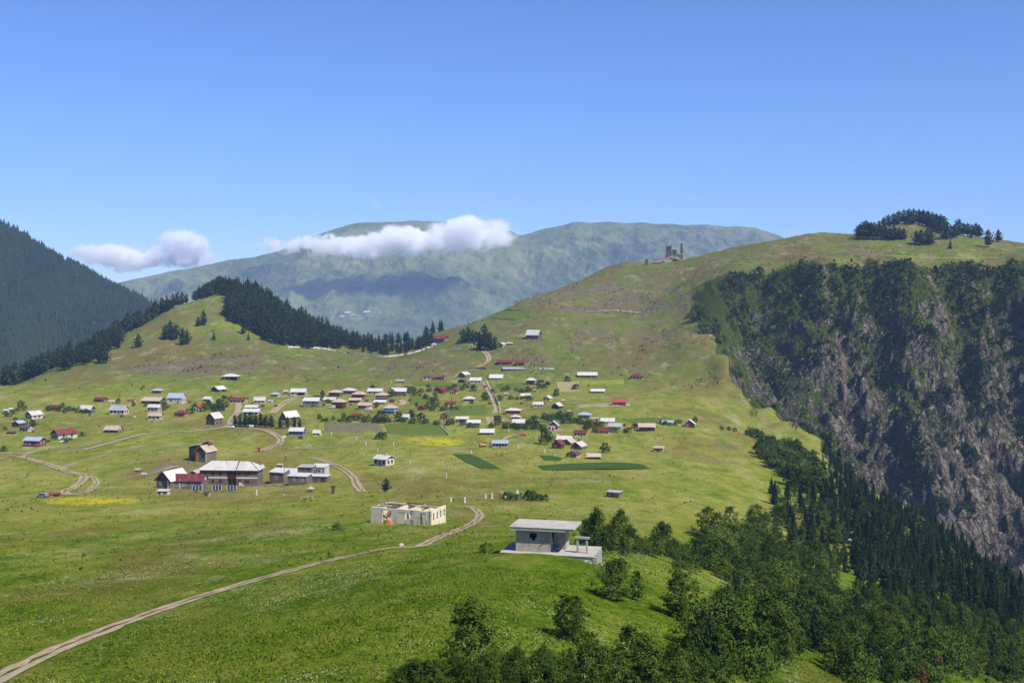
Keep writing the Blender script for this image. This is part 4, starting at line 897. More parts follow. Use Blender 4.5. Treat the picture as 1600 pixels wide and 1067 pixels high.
# the forest on the mountain beyond the hill
def far_forest():
    g = np.random.default_rng(31); n_ = 24000
    i = g.integers(2, LX.shape[0]-2, n_*3); j = g.integers(2, 75, n_*3)
    px = LX[i,j]/LY[i,j]*F+CX; s = (px > -160) & (px < 330); i, j = i[s][:n_], j[s][:n_]; n = len(i)
    a, b = g.random((2, n))
    def lerp(A): return A[i,j]*(1-a)*(1-b)+A[np.minimum(i+1,A.shape[0]-1),j]*a*(1-b)+A[i,j+1]*(1-a)*b+A[np.minimum(i+1,A.shape[0]-1),j+1]*a*b
    bx, by, bz = lerp(LX), lerp(LY), lerp(LZ)
    h = np.clip(g.normal(13, 3.5, n), 6, 21); tiers = []
    leaf = np.repeat(np.clip(0.4*g.random(n)+0.4+0.9*fbm(bx/140, by/200, 4), 0, 1.3), 10)
    for k, (z0, z1, r) in enumerate(((0.05, 0.62, 0.24), (0.38, 1.0, 0.17))):
        ph = g.random(n)*6.28
        for q in range(5):
            t0, t1 = ph+q*1.2566, ph+(q+1)*1.2566; rr = r*h*(0.7+0.5*g.random(n)); zz = z0+0.08*g.normal(size=n)
            tiers.append(np.stack([np.stack([bx+np.cos(t0)*rr, by+np.sin(t0)*rr, bz+h*zz], -1), np.stack([bx+np.cos(t1)*rr, by+np.sin(t1)*rr, bz+h*zz], -1), np.stack([bx, by, bz+h*z1], -1)], 1))
    V = np.stack(tiers, 1).reshape(-1, 3)
    me = mesh_np('far_forest', V, np.arange(len(V)).reshape(-1, 3), M_pine)
    at_ = me.attributes.new('leaf', 'FLOAT', 'POINT'); at_.data.foreach_set('value', np.repeat(leaf, 3).astype(np.float32))
    tag(link('far_forest', me), 'dense conifer forest covering the whole mountainside beyond the hill', None, None, 'stuff')
far_forest()
# grass tufts and wild flowers of the near meadow
def meadow():
    g = np.random.default_rng(41)
    M_gr = leaf_mat('meadow_grass_blades', [(0.070, 0.115, 0.006), (0.115, 0.155, 0.010), (0.19, 0.20, 0.03)], 0.3)
    n = 420000; Y = 74*np.exp(g.random(n)**0.8*np.log(10.5)); u = g.uniform(-0.43, 0.26, n)
    px = u*F+CX
    jj = np.clip(np.searchsorted(us, u)-1, 0, len(us)-2); X = u*Y
    # heights from the sheet itself
    z = np.empty(n)
    order = np.argsort(jj, kind='stable')
    for j in np.unique(jj):
        s = np.searchsorted(jj[order], [j, j+1]); ids = order[s[0]:s[1]]
        w = (u[ids]-us[j])/(us[j+1]-us[j])
        z[ids] = np.interp(Y[ids], YY[j], ZZ[j])*(1-w)+np.interp(Y[ids], YY[j+1], ZZ[j+1])*w
    dn = fbm(X/3.5, Y/3.5, 3); big = fbm(X/25, Y/25, 3)
    keep = (dn+0.4*big+g.normal(size=n)*0.25 > -0.12)
    # tracks stay bare
    py = HY - z/Y*F
    road = smooth_px(TR[0][0], 4); d = np.full(n, 1e9)
    for (x0, y0), (x1, y1) in zip(road[:-1], road[1:]):
        t = np.clip(((px-x0)*(x1-x0)+(py-y0)*(y1-y0))/((x1-x0)**2+(y1-y0)**2), 0, 1); d = np.minimum(d, np.hypot(px-x0-t*(x1-x0), py-y0-t*(y1-y0)))
    keep &= d > np.interp(py, [790, 850, 1067], [5, 6, 15])
    keep &= ~((px > 765) & (px < 935) & (py > 815) & (py < 886))
    k1 = np.flatnonzero(keep & (g.random(n) < 0.55*(1-sstep(110, 260, Y)))); m = len(k1)
    B = np.stack([X[k1], Y[k1], z[k1]-0.02], -1); a = g.random(m)*6.283; hh = (0.07+0.13*g.random(m))*(1+0.5*big[k1]); ww = 0.025+0.035*g.random(m)+Y[k1]*0.00012
    T = np.stack([np.cos(a)*ww, np.sin(a)*ww, np.zeros(m)], -1); L = np.stack([g.normal(size=m)*0.09, g.normal(size=m)*0.09, hh], -1)
    V = np.stack([B-T, B+T, B+L+T*1.5, B+L-T*1.3], 1).reshape(-1, 3)
    me = finish_leaves('meadow_grass', V, np.arange(m*4).reshape(-1, 4), M_gr, np.clip(0.5+0.5*dn[k1]+0.3*g.normal(size=m), 0, 1))
    tag(link('meadow_grass', me), 'tufts of green meadow grass on the near slope', None, None, 'stuff')
    drift = fbm(X/30+8, Y/45, 4)+0.5*fbm(X/6, Y/6, 3)
    for nm, c, cond, lab, sz in (('white_meadow_flowers', (0.42, 0.43, 0.25), drift+g.normal(size=n)*0.16 > 0.30, 'white wild flowers dotted over the near meadow', 0.052), ('yellow_meadow_flowers', (0.55, 0.45, 0.03), fbm(X/22+30, Y/40, 3)+g.normal(size=n)*0.2 > 0.55, 'yellow wild flowers dotted over the near meadow', 0.05)):
        k2 = np.flatnonzero(keep & cond); k2 = k2[g.random(len(k2)) < min(1, (42000 if c[2] > .1 else 6000)/max(1, len(k2)))]; m = len(k2)
        C = np.stack([X[k2], Y[k2], z[k2]+0.16+0.22*g.random(m)], -1)
        V, Q_ = leaves_mesh(nm, C, sz*(1+Y[k2]/190)[:,None], None, None, g, 0.8)
        tag(link(nm, mesh_np(nm, V, Q_, plain(nm, c, 0.8, 0.1))), lab, None, None, 'stuff')
meadow()
# ------------------------------------------------------------------ village houses, each a thing with its walls, roof, windows and door
RC = {'W': ('white_sheet_roof', (0.50, 0.485, 0.455)), 'T': ('tan_sheet_roof', (0.42, 0.33, 0.25)), 'R': ('dark_red_roof', (0.13, 0.020, 0.018)), 'O': ('bright_red_roof', (0.32, 0.045, 0.035)),
      'B': ('blue_grey_roof', (0.30, 0.36, 0.44)), 'G': ('grey_sheet_roof', (0.35, 0.345, 0.335)), 'M': ('maroon_roof', (0.11, 0.016, 0.022)), 'K': ('dark_board_roof', (0.07, 0.06, 0.05))}
WC = {'w': ('white_plaster', (0.48, 0.45, 0.39)), 'c': ('cream_plaster', (0.52, 0.43, 0.30)), 's': ('slate_stone', (0.145, 0.118, 0.092)), 'b': ('brown_timber', (0.095, 0.055, 0.035)),
      'r': ('red_timber', (0.16, 0.030, 0.018)), 'o': ('orange_timber', (0.40, 0.16, 0.055)), 'u': ('blue_boards', (0.06, 0.17, 0.45)), 'k': ('dark_timber', (0.040, 0.032, 0.028)), 't': ('tan_timber', (0.42, 0.28, 0.17)), 'l': ('lilac_plaster', (0.36, 0.32, 0.42)), 'n': ('light_blue_paint', (0.30, 0.55, 0.75))}
def sheet(name, c, rough):
    m, nt, b = new_mat(name, rough, 0.3)
    tc = node(nt, 'ShaderNodeTexCoord').outputs['Object']; rnd = node(nt, 'ShaderNodeObjectInfo').outputs['Random']
    off = node(nt, 'ShaderNodeVectorMath', operation='ADD'); nt.links.new(tc, off.inputs[0]); sc = node(nt, 'ShaderNodeVectorMath', operation='SCALE'); sc.inputs[0].default_value = (61, 23, 47); nt.links.new(rnd, sc.inputs['Scale']); nt.links.new(sc.outputs[0], off.inputs[1])
    n1 = noise_node(nt, scaled(nt, off.outputs[0], (.8, .35, .35)), .55, 6, .7); n2 = noise_node(nt, off.outputs[0], 3.0, 4)
    vo = node(nt, 'ShaderNodeTexVoronoi', feature='F1'); vo.inputs['Scale'].default_value = .55; nt.links.new(off.outputs[0], vo.inputs['Vector'])
    base = mixc(nt, mth(nt, 'MULTIPLY', vo.outputs['Color'], .35), c, tuple(x*.72 for x in c))
    base = mixc(nt, mth(nt, 'MULTIPLY', smth(nt, mth(nt, 'ADD', n1, mth(nt, 'MULTIPLY', mth(nt, 'SUBTRACT', rnd, .5), .22)), .50, .70), .30 if c[0] > .3 else .5), base, (.20, .115, .075))
    base = mixc(nt, mth(nt, 'MULTIPLY', n2, .25), base, tuple(x*.5 for x in c))
    nt.links.new(base, b.inputs['Base Color'])
    wv = node(nt, 'ShaderNodeTexWave'); wv.inputs['Scale'].default_value = 2.2; nt.links.new(tc, wv.inputs['Vector']); bump(nt, b, wv.outputs[1], .35, .04)
    return m
RM = {k: sheet(n, c, 0.55 if k in 'WGB' else 0.7) for k, (n, c) in RC.items()}
WM = {k: plain(n, c, 0.85, 0.3, 0.7) for k, (n, c) in WC.items()}
M_glass = plain('dark_window_glass', (0.018, 0.020, 0.024), 0.15, 0.2, 1.0, False, 0.5)
M_white = plain('white_joinery', (0.66, 0.65, 0.62), 0.6, 0.15)
M_redj = plain('red_joinery', (0.25, 0.035, 0.025), 0.6, 0.2)
M_brownj = plain('brown_joinery', (0.09, 0.05, 0.03), 0.7, 0.2)
M_timber = plain('grey_timber', (0.20, 0.17, 0.14), 0.85, 0.3, 2.0)
M_conc = plain('pale_concrete', (0.48, 0.46, 0.42), 0.9, 0.22, 0.6)
M_steel = plain('zinc_steel', (0.45, 0.46, 0.48), 0.45, 0.15)
WIN = {}
def window(parent, x, y, z, w, h, joinery=None, side=None):
    """a framed window proud of the wall: frame > pane, sill; side turns it to a gable end"""
    key = (round(w, 1), round(h, 1), (joinery or M_white).name)
    if key not in WIN:
        t = 0.09
        f = MB().box(-w/2, w/2, -0.06, 0.05, -h/2, -h/2+t).box(-w/2, w/2, -0.06, 0.05, h/2-t, h/2).box(-w/2, -w/2+t, -0.06, 0.05, -h/2+t, h/2-t).box(w/2-t, w/2, -0.06, 0.05, -h/2+t, h/2-t).box(-0.03, 0.03, -0.05, 0.05, -h/2+t, h/2-t)
        WIN[key] = (f.mesh('window', joinery or M_white), MB().box(-w/2+t, w/2-t, -0.03, 0.01, -h/2+t, h/2-t).mesh('pane', M_glass))
    fm, pm = WIN[key]
    o = link('window', fm, parent, (x, y, z))
    if side: o.rotation_euler = (0, 0, side)
    link('pane', pm, o)
def gable_roof(mb, W_, D_, z, rise, ov, th=0.14, axis='X'):
    """two slabs with thickness; ridge along the given axis"""
    if axis == 'X':
        L, S_ = W_/2+ov, D_/2+ov; zz = z-rise*ov/(D_/2); pt = lambda a, s, q: (a, s, q)
    else:
        L, S_ = D_/2+ov, W_/2+ov; zz = z-rise*ov/(W_/2); pt = lambda a, s, q: (s, a, q)
    for sg in (-1, 1):
        e0 = 0.004*(sg > 0)
        bot = [pt(-L, sg*S_, zz), pt(L, sg*S_, zz), pt(L, sg*0.0, z+rise), pt(-L, sg*0.0, z+rise)]
        mb.hull(bot, [(p[0], p[1], p[2]+th+e0) for p in bot])
def hip_roof(mb, W_, D_, z, rise, ov, th=0.12):
    x, y = W_/2+ov, D_/2+ov; r = max(0.15, W_/2-D_/2) if W_ > D_ else 0.15
    zz = z-0.12
    a = [(-x,-y,zz),(x,-y,zz),(x,y,zz),(-x,y,zz)]; t = [(p[0],p[1],zz+th) for p in a]; rl, rr = (-r,0,z+rise), (r,0,z+rise)
    mb.face([a[3],a[2],a[1],a[0]])
    for i in range(4): mb.face([a[i], a[(i+1)%4], t[(i+1)%4], t[i]])
    mb.face([t[0],t[1],rr,rl]); mb.face([t[1],t[2],rr]); mb.face([t[2],t[3],rl,rr]); mb.face([t[3],t[0],rl])
def shed_roof(mb, W_, D_, z, rise, ov, th=0.14):
    x, y = W_/2+ov, D_/2+ov
    b_ = [(-x,-y,z-0.05),(x,-y,z-0.05),(x,y,z+rise),(-x,y,z+rise)]; mb.hull(b_, [(p[0],p[1],p[2]+th) for p in b_])

HOUSE_PX = []
def house(px, py, w, hw, hr, typ, yaw, rc, wc, label, nw=2, gable=None, porch=None, depth=None, name='house', cat='house', group=None, chimney=False, door=True, joinery=None, floors=1, open_front=False):
    """placed by the middle of its foot in the photo; w, hw, hr = overall width, wall height and roof rise there in pixels"""
    p = at(px, py); k = p.y/F; ya = R(yaw)
    w *= 0.93; hr *= 0.85
    HOUSE_PX.append((px, py, label))
    Wt = w*k; D_ = depth*k if depth else None
    ov = min(0.55, 0.06*Wt)
    c, s = abs(math.cos(ya)), abs(math.sin(ya))
    if D_ is None: D_ = 0.62*Wt/(c+0.62*s)
    W_ = max(1.5, (Wt-D_*s)/max(c, 0.4)-2*ov)
    if typ == 'Y': W_, D_ = W_, max(D_, W_*1.15)
    Hw = hw*k; rise = hr*k
    # a roof seen from a little above shows its slope: take the part that its depth adds off the rise
    look = (py-HY)/F
    rise = max(0.12*Wt if typ in 'XYH' else 0.05, rise-look*D_*0.5) if typ != 'Y' else max(0.15*Wt, rise)
    off = Vector((math.sin(-ya), math.cos(ya), 0))*(D_/2+0.3*s*W_)
    ce = Vector((p.x, p.y, 0))+off*1.0; ce.z = p.z-0.05
    t = tag(empty(name, ce, ya), label, cat, group)
    wm, rm = WM[wc], RM[rc]
    x, y = W_/2, D_/2
    b = MB()
    if open_front:
        b.box(-x, x, y-0.2, y, -1.5, Hw).box(-x, -x+0.2, -y, y-0.2, -1.5, Hw).box(x-0.2, x, -y, y-0.2, -1.5, Hw).box(-x+0.2, x*0.1, -y, -y+0.2, -1.5, Hw)
    else: b.box(-x, x, -y, y, -1.5, Hw)
    b.build('wall', wm, t)
    r = MB()
    if typ == 'X': gable_roof(r, W_, D_, Hw, rise, ov, axis='X')
    elif typ == 'Y': gable_roof(r, W_, D_, Hw, rise, ov, axis='Y')
    elif typ == 'H': hip_roof(r, W_, D_, Hw, rise, ov*1.3)
    else: shed_roof(r, W_, D_, Hw, rise, ov)
    ro = r.build('roof', rm, t)
    gm = WM[gable] if gable else wm
    if typ == 'X':
        for sg in (-1, 1): MB().hull([(sg*x, -y, Hw), (sg*x, y, Hw), (sg*x, 0, Hw+rise)], [(sg*(x-0.12), -y, Hw), (sg*(x-0.12), y, Hw), (sg*(x-0.12), 0, Hw+rise)]).build('gable', gm, t)
    elif typ == 'Y':
        for sg in (-1, 1): MB().hull([(-x, sg*y, Hw), (x, sg*y, Hw), (0, sg*y, Hw+rise)], [(-x, sg*(y-0.12), Hw), (x, sg*(y-0.12), Hw), (0, sg*(y-0.12), Hw+rise)]).build('gable', gm, t)
    elif typ == 'S':
        MB().hull([(-x, y, Hw), (x, y, Hw), (x, y, Hw+rise), (-x, y, Hw+rise)], [(-x, y-0.1, Hw), (x, y-0.1, Hw), (x, y-0.1, Hw+rise), (-x, y-0.1, Hw+rise)]).build('gable', gm, t)
    jm = joinery or (M_white if wc in 'rbousk' and random.random() < 0.6 else M_brownj)
    fh = Hw/floors
    for fl in range(floors):
        wh = min(1.5, fh*0.5); ww = min(1.3, W_/(nw+1)*0.6) if nw else 0
        slots = nw+(1 if door and fl == 0 else 0)
        for i in range(slots):
            xx = -x+W_*(i+0.5)/max(1, slots)
            if open_front and xx > 0: continue
            if door and fl == 0 and i == slots//2:
                dh = min(2.1, Hw*0.82); MB().box(xx-0.45, xx+0.45, -y-0.07, -y+0.02, 0.0, dh).build('door', M_brownj if wc != 'b' else M_redj, t)
            else: window(t, xx, -y-0.02, fh*fl+fh*0.55, ww, wh, jm)
        if typ != 'S' and D_ > 4:
            for i in range(2): window(t, (x+0.02) if yaw <= 0 else -(x+0.02), -y+D_*(i+0.7)/2.4, fh*fl+fh*0.55, min(1.1, D_*0.2), wh, jm, R(90) if yaw <= 0 else R(-90))
    if porch:
        pw = MB(); pz = Hw*0.48 if floors > 1 else Hw*0.10; pd = min(1.6, D_*0.25)
        pw.box(-x, x, -y-pd, -y-0.08, pz-0.12, pz); pw.box(-x, x, -y-pd, -y-pd+0.06, pz+0.55, pz+0.68)
        n_ = max(3, int(W_/2.2))
        for i in range(n_+1):
            q = -x+0.1+(W_-0.2)*i/n_; pw.box(q-0.07, q+0.07, -y-pd+0.07, -y-pd+0.21, pz, Hw)
        pw.box(-x, x, -y-pd, -y-0.08, Hw-0.14, Hw-0.02)
        pw.build('balcony', WM[porch], t)
    if chimney: MB().box(x*0.35-0.3, x*0.35+0.3, -0.3, 0.3, Hw+rise*0.3, Hw+rise+0.9).build('chimney', M_conc, ro)
    return t
HS = [
 # px, foot, w, wall, roof, type, yaw, roof, wall, label, extras
 (42,655,25,7,6,'Y',-35,'W','w','white-roofed house with a red gable, beside the tall tree at the village end',dict(gable='r')),
 (59,653,10,4,2,'S',0,'T','o','tiny orange shed against the white-roofed house with red gable',dict(nw=0,name='shed',cat='shed')),
 (23,667,19,6,4,'Y',-20,'B','r','small red house with a pale blue roof among garden bushes',{}),
 (36,674,24,6,4,'X',-20,'K','w','dark-roofed house with a white side wall below the pale blue roof',{}),
 (16,678,15,3,2,'S',0,'K','b','low brown shed beside the dark-roofed white house',dict(nw=0,name='shed',cat='shed')),
 (82,686,42,8,8,'Y',-38,'R','w','large house with dark red roof, red gable and white side wall',dict(gable='r',nw=3,depth=34)),
 (48,698,36,10,5,'X',-12,'B','r','long red-timbered house under a pale blue roof, lowest on this side',dict(nw=3,gable='k')),
 (72,691,11,3,1.5,'S',0,'K','b','low brown lean-to shed behind the long red-timbered house',dict(nw=0,name='shed',cat='shed')),
 (115,681,11,4,2,'S',10,'G','s','small grey hut alone on the grass near the large dark red house',dict(nw=1,name='hut',cat='hut')),
 (172,676,32,5,7,'X',-15,'T','r','tan-roofed house with red front standing alone above the dirt track',dict(nw=3,gable='w')),
 (79,641,23,5,4,'X',-25,'R','b','brown house with rusty red roof and white end wall beside a small bush',dict(gable='w')),
 (132,645,26,6,7,'X',-12,'W','k','grey house with two stepped white roofs at the upper village end',{}),
 (111,641,12,3,2,'S',0,'K','k','dark shed touching the house with two stepped white roofs',dict(nw=0,name='shed',cat='shed')),
 (153,628,23,4,4,'X',-15,'R','r','low all-red house highest on this side of the village',dict(gable='r')),
 (174,630,12,2.5,2.5,'X',0,'T','w','small pale hut behind the pale blue roofed white house',dict(nw=1,name='hut',cat='hut')),
 (204,628,14,3,2,'X',0,'O','w','little house with a faded pink-red roof between two bushes',dict(nw=1)),
 (182,648,31,8,8,'X',-8,'B','c','cream house with a big plain pale blue roof',dict(nw=3)),
 (244,615,20,5,4,'H',-10,'G','s','square house with grey hipped roof, uppermost on this side',{}),
 (234,631,40,5,6,'X',-12,'T','b','long open barn under a broad tan roof',dict(nw=1,open_front=True,name='barn',cat='barn')),
 (239,643,23,7,5,'X',-6,'W','w','white-roofed house with a row of dark veranda openings',dict(nw=4,porch='w')),
 (240,656,25,7,6,'X',-6,'T','w','tan-roofed white house directly below the veranda house',dict(nw=2)),
 (272,631,31,10,8,'X',-10,'B','w','tall white house with a pale blue roof beside a garden tree',dict(nw=1)),
 (334,612,22,4,5,'Y',-30,'W','k','dark timber chalet with one white roof slope, alone above the gardens',{}),
 (358,594,30,6,5,'H',-5,'W','k','big open shed with white hipped roof alone on the hillside',dict(nw=2,open_front=True,name='shed',cat='shed')),
 (280,651,24,6,5,'H',-12,'R','o','small orange house with dark red hipped roof and four windows',dict(nw=3)),
 (322,628,18,5,4,'X',-20,'W','c','white-roofed house half hidden by the garden trees',{}),
 (306,643,12,7,5,'Y',-15,'O','w','narrow white house with a pink-red gable among garden trees',dict(gable='r',nw=1)),
 (327,664,25,11,9,'Y',-28,'W','s','two-storey stone house with red gable near the bend of the track',dict(gable='r',floors=2,nw=2)),
 (342,632,12,4,3,'X',-15,'W','r','little red house with white roof tucked behind the bushes',dict(nw=1)),
 (370,630,30,5,5,'X',-5,'R','c','long low house with dark red roof where the steep track ends',dict(nw=3)),
 (405,630,21,5,6,'X',-3,'W','w','white house under a plain white roof beside the long red roof',dict(nw=2)),
 (422,629,9,3,1,'S',0,'W','w','small white lean-to next to the plain white house',dict(nw=0,name='shed',cat='shed')),
 (392,639,24,3,4,'X',-5,'W','w','upper of two stacked white roofs behind the dark grove',dict(nw=1)),
 (391,648,32,5,4,'X',-8,'W','w','lower of two stacked white roofs behind the dark grove',dict(nw=3)),
 (441,657,31,6,9,'Y',-38,'W','b','brown house with a red-brown gable and white roof edge beside the grove',dict(gable='r',depth=26)),
 (428,620,17,4,4,'H',-15,'B','c','small house with blue-grey hipped roof next to the big white barn',dict(nw=2)),
 (465,618,29,6,6,'X',-5,'W','c','big barn with a white roof and dark open front',dict(nw=2,open_front=True,name='barn',cat='barn')),
 (446,616,9,4,3,'S',0,'G','s','grey lean-to on the end of the big white-roofed barn',dict(nw=0,name='shed',cat='shed')),
 (462,680,29,7,6,'X',-8,'W','u','bright blue cottage with a white roof',dict(nw=3)),
 (494,680,15,4,5,'X',-8,'W','c','small white-roofed hut close to the bright blue cottage',dict(nw=1,name='hut',cat='hut')),
 (469,686,8,3,2,'Y',0,'R','r','tiny red booth in the grass below the bright blue cottage',dict(nw=0,name='booth',cat='booth')),
 (485,636,31,10,6,'X',-8,'W','s','stone house on stilts with light roof and dark ground-floor openings',dict(floors=2,nw=3)),
 (522,620,24,7,5,'H',-12,'T','s','two-storey house with pale tan hipped roof at the back of the cluster',dict(floors=2,nw=3)),
 (543,616,26,6,5,'H',-10,'W','b','house with the topmost white hipped roof of the cluster',dict(nw=3)),
 (559,622,26,6,6,'H',-10,'T','r','house with pinkish tan hipped roof in the middle of the cluster',dict(nw=3,porch='r')),
 (514,628,23,4,4,'X',-8,'W','c','low long house with white roof before the pale tan hipped roof',dict(nw=3)),
 (527,638,26,10,6,'H',-14,'T','r','two-storey house with pinkish hipped roof, red upper front and balcony',dict(floors=2,nw=3,porch='s')),
 (554,629,24,4,4,'X',-8,'T','c','low house with cream roof and dark porch in the cluster centre',dict(nw=2,porch='k')),
 (585,616,29,5,5,'X',-8,'W','w','white-walled house with broad pale roof behind a blue-green tree',dict(nw=2)),
 (595,625,23,8,5,'H',-8,'T','r','tall house with small pinkish hipped roof and red-and-white balcony',dict(floors=2,nw=3,porch='w')),
 (593,632,23,4,4,'X',-5,'W','w','low white-roofed house just below the red-and-white balcony',dict(nw=2)),
 (569,640,28,7,5,'X',-12,'T','o','bright orange-red timber house with tan roof',dict(nw=3)),
 (608,646,25,9,6,'H',-12,'T','l','house with tan roof and bright blue patch on its front',dict(floors=2,nw=2,porch='n')),
 (622,619,29,8,6,'X',-4,'W','s','large stone house with a long clean white roof at the cluster end',dict(floors=2,nw=3)),
 (555,655,19,6,4,'X',-8,'R','r','red house with dark red roof among bushes above the crop field',dict(nw=2)),
 (633,656,15,5,5,'X',-8,'W','w','small white house with white roof and red end at the field corner',dict(gable='r',nw=1)),
 (657,641,13,4,4,'Y',-12,'R','r','small dark red shed alone in the green gardens',dict(nw=1,name='shed',cat='shed')),
 (612,629,10,4,1,'S',0,'R','r','red box-like shed next to the large stone house',dict(nw=0,name='shed',cat='shed')),
 (591,728,38,11,7,'X',-32,'W','w','white cottage with a red-brown gable standing alone in the meadow',dict(gable='r',nw=2,chimney=True,depth=22)),
 (625,598,15,3,2,'S',5,'G','s','low grey shed alone at the top edge of the village',dict(nw=1,name='shed',cat='shed')),
 (684,537,28,8,5,'X',-28,'R','s','two-storey house with a dark red roof at the end of the conifer wood',dict(floors=2,nw=3,gable='k')),
 (678,541,10,3,2,'H',0,'W','w','small round white hut before the house at the end of the wood',dict(nw=0,name='hut',cat='hut')),
 (716,536,11,3,3,'Y',-20,'W','w','little white hut beside the row of pines',dict(nw=0,name='hut',cat='hut')),
 (782,543,11,5,3,'Y',-30,'W','w','white house half behind the pines at the lane top',dict(nw=1)),
 (796,539,11,2.5,1.5,'S',0,'W','k','long low white-roofed shed joined to the white house behind the pines',dict(nw=0,name='shed',cat='shed')),
 (830,531,29,8,9,'X',-25,'W','s','isolated barn with bright white roof and black end wall on the hillside',dict(gable='k',nw=2,name='barn',cat='barn')),
 (788,570,28,4,4,'X',-4,'R','k','dark house under the longer of two neighbouring dark red roofs',dict(nw=1,gable='r')),
 (812,571,18,4,4,'X',-4,'R','k','dark house under the shorter of two neighbouring dark red roofs',dict(nw=1,gable='r')),
 (804,579,41,2.5,2.5,'S',2,'G','s','very long low grey roof just below the two dark red roofs',dict(nw=3,name='shed',cat='shed')),
 (775,593,25,3,6,'X',-6,'W','c','house with broad pale roof beside the head of the straight lane',dict(nw=2)),
 (720,590,18,5,4,'Y',-35,'W','s','small chalet with white roof above the lane head',dict(nw=1)),
 (743,599,21,5,5,'X',-3,'W','w','white house with white roof at the very head of the straight lane',dict(nw=2)),
 (720,598,14,3,3,'Y',-15,'K','k','small dark barn left of the lane head',dict(nw=0,name='barn',cat='barn')),
 (685,594,22,5,4,'X',-4,'R','b','brown house with red roof on the upper meadow',dict(nw=2)),
 (667,594,16,5,2,'S',0,'K','c','patchy cream and dark shed joined to the red roof on the upper meadow',dict(nw=1,name='shed',cat='shed')),
 (684,615,22,5,5,'Y',-20,'R','r','dark red chalet with wide gable above the garden bushes',dict(nw=3)),
 (707,616,15,6,5,'Y',-15,'R','t','tan chalet with red gable next to the dark red chalet',dict(nw=2)),
 (732,628,21,5,5,'H',-6,'W','w','white house with a pointed white hipped roof near the lane',dict(nw=3)),
 (703,632,20,2,4,'X',-3,'R','r','plain dark red roof sunk among dark bushes',dict(nw=1)),
 (693,656,17,7,5,'Y',-18,'K','t','tan two-windowed chalet in the gardens below the dark bushes',dict(nw=2)),
 (722,660,23,6,4,'X',0,'W','k','upper of two long white roofs beside the lane foot',dict(nw=2)),
 (740,664,25,4,5,'X',-3,'W','w','lower of two long white roofs beside the lane foot',dict(nw=2)),
 (829,601,18,7,5,'H',-8,'W','b','brown house with pointed white hipped roof beside the pale crop field',dict(nw=2,porch='b')),
 (845,598,11,4,1,'S',0,'K','k','flat dark shed joined to the brown house with pointed roof',dict(nw=0,name='shed',cat='shed')),
 (855,602,9,4,3,'Y',-20,'K','k','tiny black gabled barn behind the round bush',dict(nw=0,name='barn',cat='barn')),
 (821,623,18,5,4,'X',-4,'W','b','brown house with white roof in the middle of the open gardens',dict(nw=2)),
 (853,626,16,4,4,'Y',-22,'W','c','cream chalet with white roof edges beside the dark round tree',dict(nw=1)),
 (841,636,18,4.5,4.5,'X',0,'W','w','neat small white house with wide window band',dict(nw=2)),
 (867,639,18,5,5,'Y',-28,'W','k','black-gabled chalet with a white roof slope',dict(nw=2)),
 (801,648,28,7,5,'H',-6,'W','o','orange-walled house with broad white hipped roof right of the lane foot',dict(nw=4)),
 (805,655,18,4,4,'H',-6,'W','w','small white hipped roof tucked under the orange-walled house',dict(nw=2)),
 (810,664,24,4,6,'X',-8,'W','w','white house with the lowest white roof at the lane foot',dict(nw=3)),
 (836,662,14,4,2,'S',0,'W','w','pale greenhouse-like shed among the trees below the orange-walled house',dict(nw=2,name='shed',cat='shed')),
 (864,673,21,8,8,'Y',-6,'B','c','cream and orange house with a blue-grey porch roof under a dark red gable',dict(gable='r',nw=2)),
 (761,679,26,4,6,'X',-3,'W','b','long low house with white roof beside the track junction',dict(nw=2)),
 (781,699,30,7,4,'X',-5,'B','l','lilac bungalow with blue-grey roof nearest the open meadow',dict(nw=4)),
 (869,701,22,7,7,'Y',-20,'R','r','dark red barn-like house at the corner of the cluster',dict(gable='r',nw=1)),
 (918,590,35,4,4,'X',-2,'W','k','very long white-roofed barn alone on the upper meadow',dict(nw=4,name='barn',cat='barn')),
 (994,593,26,5,5,'H',-12,'R','w','white house with dark red hipped roof alone on the hillside',dict(nw=3)),
 (934,614,25,3,4,'X',-3,'W','k','long white-roofed barn in the middle of the upper gardens',dict(nw=3,name='barn',cat='barn')),
 (967,634,27,6,6,'X',-5,'O','r','bright red house with a bright red roof beside the bare strip',dict(nw=3)),
 (912,655,26,7,5,'H',-14,'B','w','house with blue-grey hipped roof and white upper windows',dict(nw=3,floors=2)),
 (930,659,12,5,2,'S',0,'T','o','orange outbuilding joined to the blue-grey hipped house',dict(nw=1,name='outbuilding',cat='shed')),
 (949,661,27,3,6,'X',-10,'W','w','big pale sheet roof between the gardens and the low hill',dict(nw=2)),
 (960,670,28,4,6,'X',-18,'G','w','light grey roof spilling down beside the little hill',dict(nw=2)),
 (992,670,15,5,5,'Y',-12,'K','b','brown chalet between the light grey roof and the tan-roofed house',dict(nw=2)),
 (1011,673,31,6,7,'X',-5,'T','s','stone house with a two-part tan and white roof',dict(nw=3,porch='k')),
 (1043,663,24,3,4,'X',-18,'B','c','low house with slanting blue-grey roof beside a hedge',dict(nw=2)),
 (1077,668,21,6,7,'Y',-10,'W','r','red chalet with white roof edges, last house before the gorge',dict(gable='r',nw=1)),
 (943,677,23,4,5,'X',-12,'R','c','house with a long dark red roof on the shoulder of the little hill',dict(nw=1)),
 (906,682,24,6,5,'X',-8,'R','w','white house with dark red roof above the crowded roofs',dict(nw=3)),
 (881,689,30,3,6,'X',-10,'W','k','uppermost white roof of the crowded cluster',dict(nw=1)),
 (884,695,22,4,6,'Y',-30,'T','b','brown house with pinkish tan roof in the middle of the crowded cluster',dict(nw=1)),
 (899,702,26,5,7,'Y',-28,'W','r','house with red gable and white roof at the front of the crowded cluster',dict(gable='r',nw=2)),
